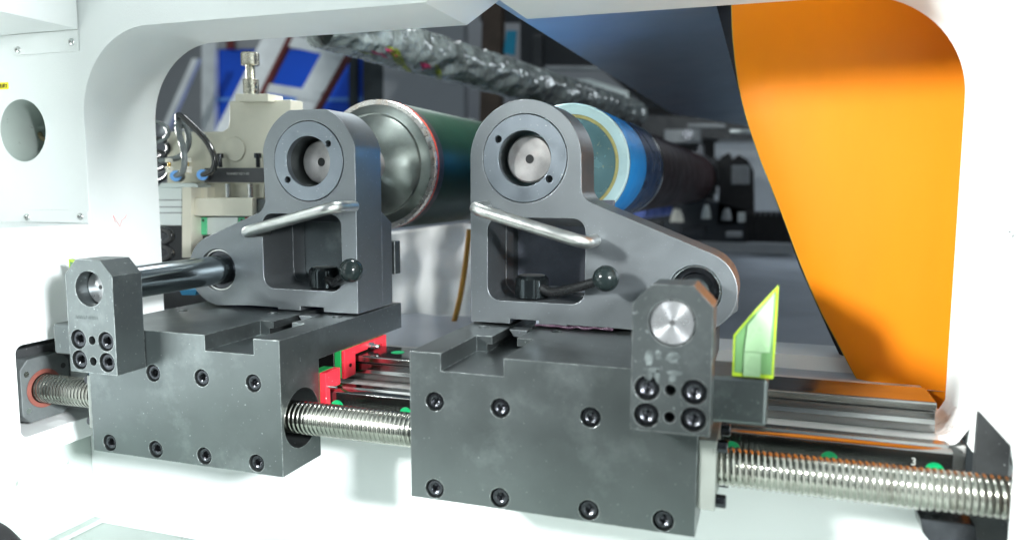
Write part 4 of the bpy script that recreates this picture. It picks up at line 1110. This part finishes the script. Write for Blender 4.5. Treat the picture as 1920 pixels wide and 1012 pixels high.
for k, (yy, lb_) in enumerate(((248, 'topmost clear coil of tube at the left edge of the window'), (278, 'second dark coil of tube at the left edge of the window'), (302, 'third dark coil of tube at the left edge of the window'), (322, 'lowest dark coil of tube just above the air cylinder'))):
    pts = []
    for i in range(9):
        a = R(-100 + 200 * i / 8)
        pts.append(at(288 + 28 * math.cos(a), yy + 24 * math.sin(a) * 0.8, 0.285 + 0.012 * k + 0.006 * math.sin(a)))
    tag(obj('tube_coil', tube(pts, 0.0032, 12, smooth=4), CLEAR if k == 0 else BLKTUBE, ang=60), lb_, 'tube coil', 'tube coils at the left edge of the window')
for px_, lb_ in ((318, 'brass needle screw with white nuts above the left fitting'), (352, 'brass needle screw with white nuts between the two fittings')):
    t = thing('needle_screw', lb_, 'screw', tuple(at(px_, 325, 0.275)), 'brass needle screws above the cylinder')
    p = at(px_, 325, 0.275)
    obj('brass_stem', lathe([(0, 0.0024), (0.020, 0.0024)], 16, 'Z', None, tuple(p)), BRASS, t)
    for z0, z1, r_ in ((0.0005, 0.0060, 0.0055), (0.0066, 0.0098, 0.0062), (0.0160, 0.0215, 0.0055)):
        obj('nut', lathe([(z0, r_), (z1, r_)], 6, 'Z', None, tuple(p)), NYLON, t)
# dark stuff below the cylinder
for k, (y0_, lb_) in enumerate(((430, 'upper black hose loop under the air cylinder'), (462, 'lower black hose loop under the air cylinder'))):
    pts = [at(296, y0_, 0.27), at(314, y0_ + 3, 0.268), at(322, y0_ + 14, 0.268), at(310, y0_ + 24, 0.27), at(292, y0_ + 26, 0.275)]
    tag(obj('hose_loop', tube(pts, 0.0050, 14, smooth=5), BLKTUBE, ang=60), lb_, 'hose loop', 'black hose loops under the cylinder')
plate('dark_backplate', rect(290, 420, 420, 580), 0.335, 0.02, GREYBAR, None, 'dark back plate below the air cylinder', 'back plate')
plate('blue_clip', [(341, 553), (366, 553), (369, 543), (336, 543)], 0.20, 0.02, BLUEPL2, None, 'small blue plastic clip under the left guide shaft', 'clip')

# ================================================================== HOSE bottom left
hs = bmesh.new()
path = [at(-60, 1000, -0.05), at(-20, 1000, -0.05), at(10, 1022, -0.05), at(42, 1060, -0.05), at(60, 1110, -0.06)]
Q = []
P = path
for i in range(len(P) - 1):
    p0, p1, p2, p3 = P[max(i - 1, 0)], P[i], P[i + 1], P[min(i + 2, len(P) - 1)]
    for k in range(40):
        t_ = k / 40
        Q.append(0.5 * ((2 * p1) + (p2 - p0) * t_ + (2 * p0 - 5 * p1 + 4 * p2 - p3) * t_ * t_ + (3 * p1 - p0 - 3 * p2 + p3) * t_ ** 3))
rad = [0.0125 + 0.0016 * math.sin(i * math.pi / 2.0) for i in range(len(Q))]
tag(obj('corrugated_hose', tube(Q, rad, 22), HOSEM, ang=50), 'black corrugated hose in the bottom left corner', 'hose')

# ------------------------------------------------------------------ render settings
sc.render.engine = 'CYCLES'
sc.cycles.max_bounces = 8
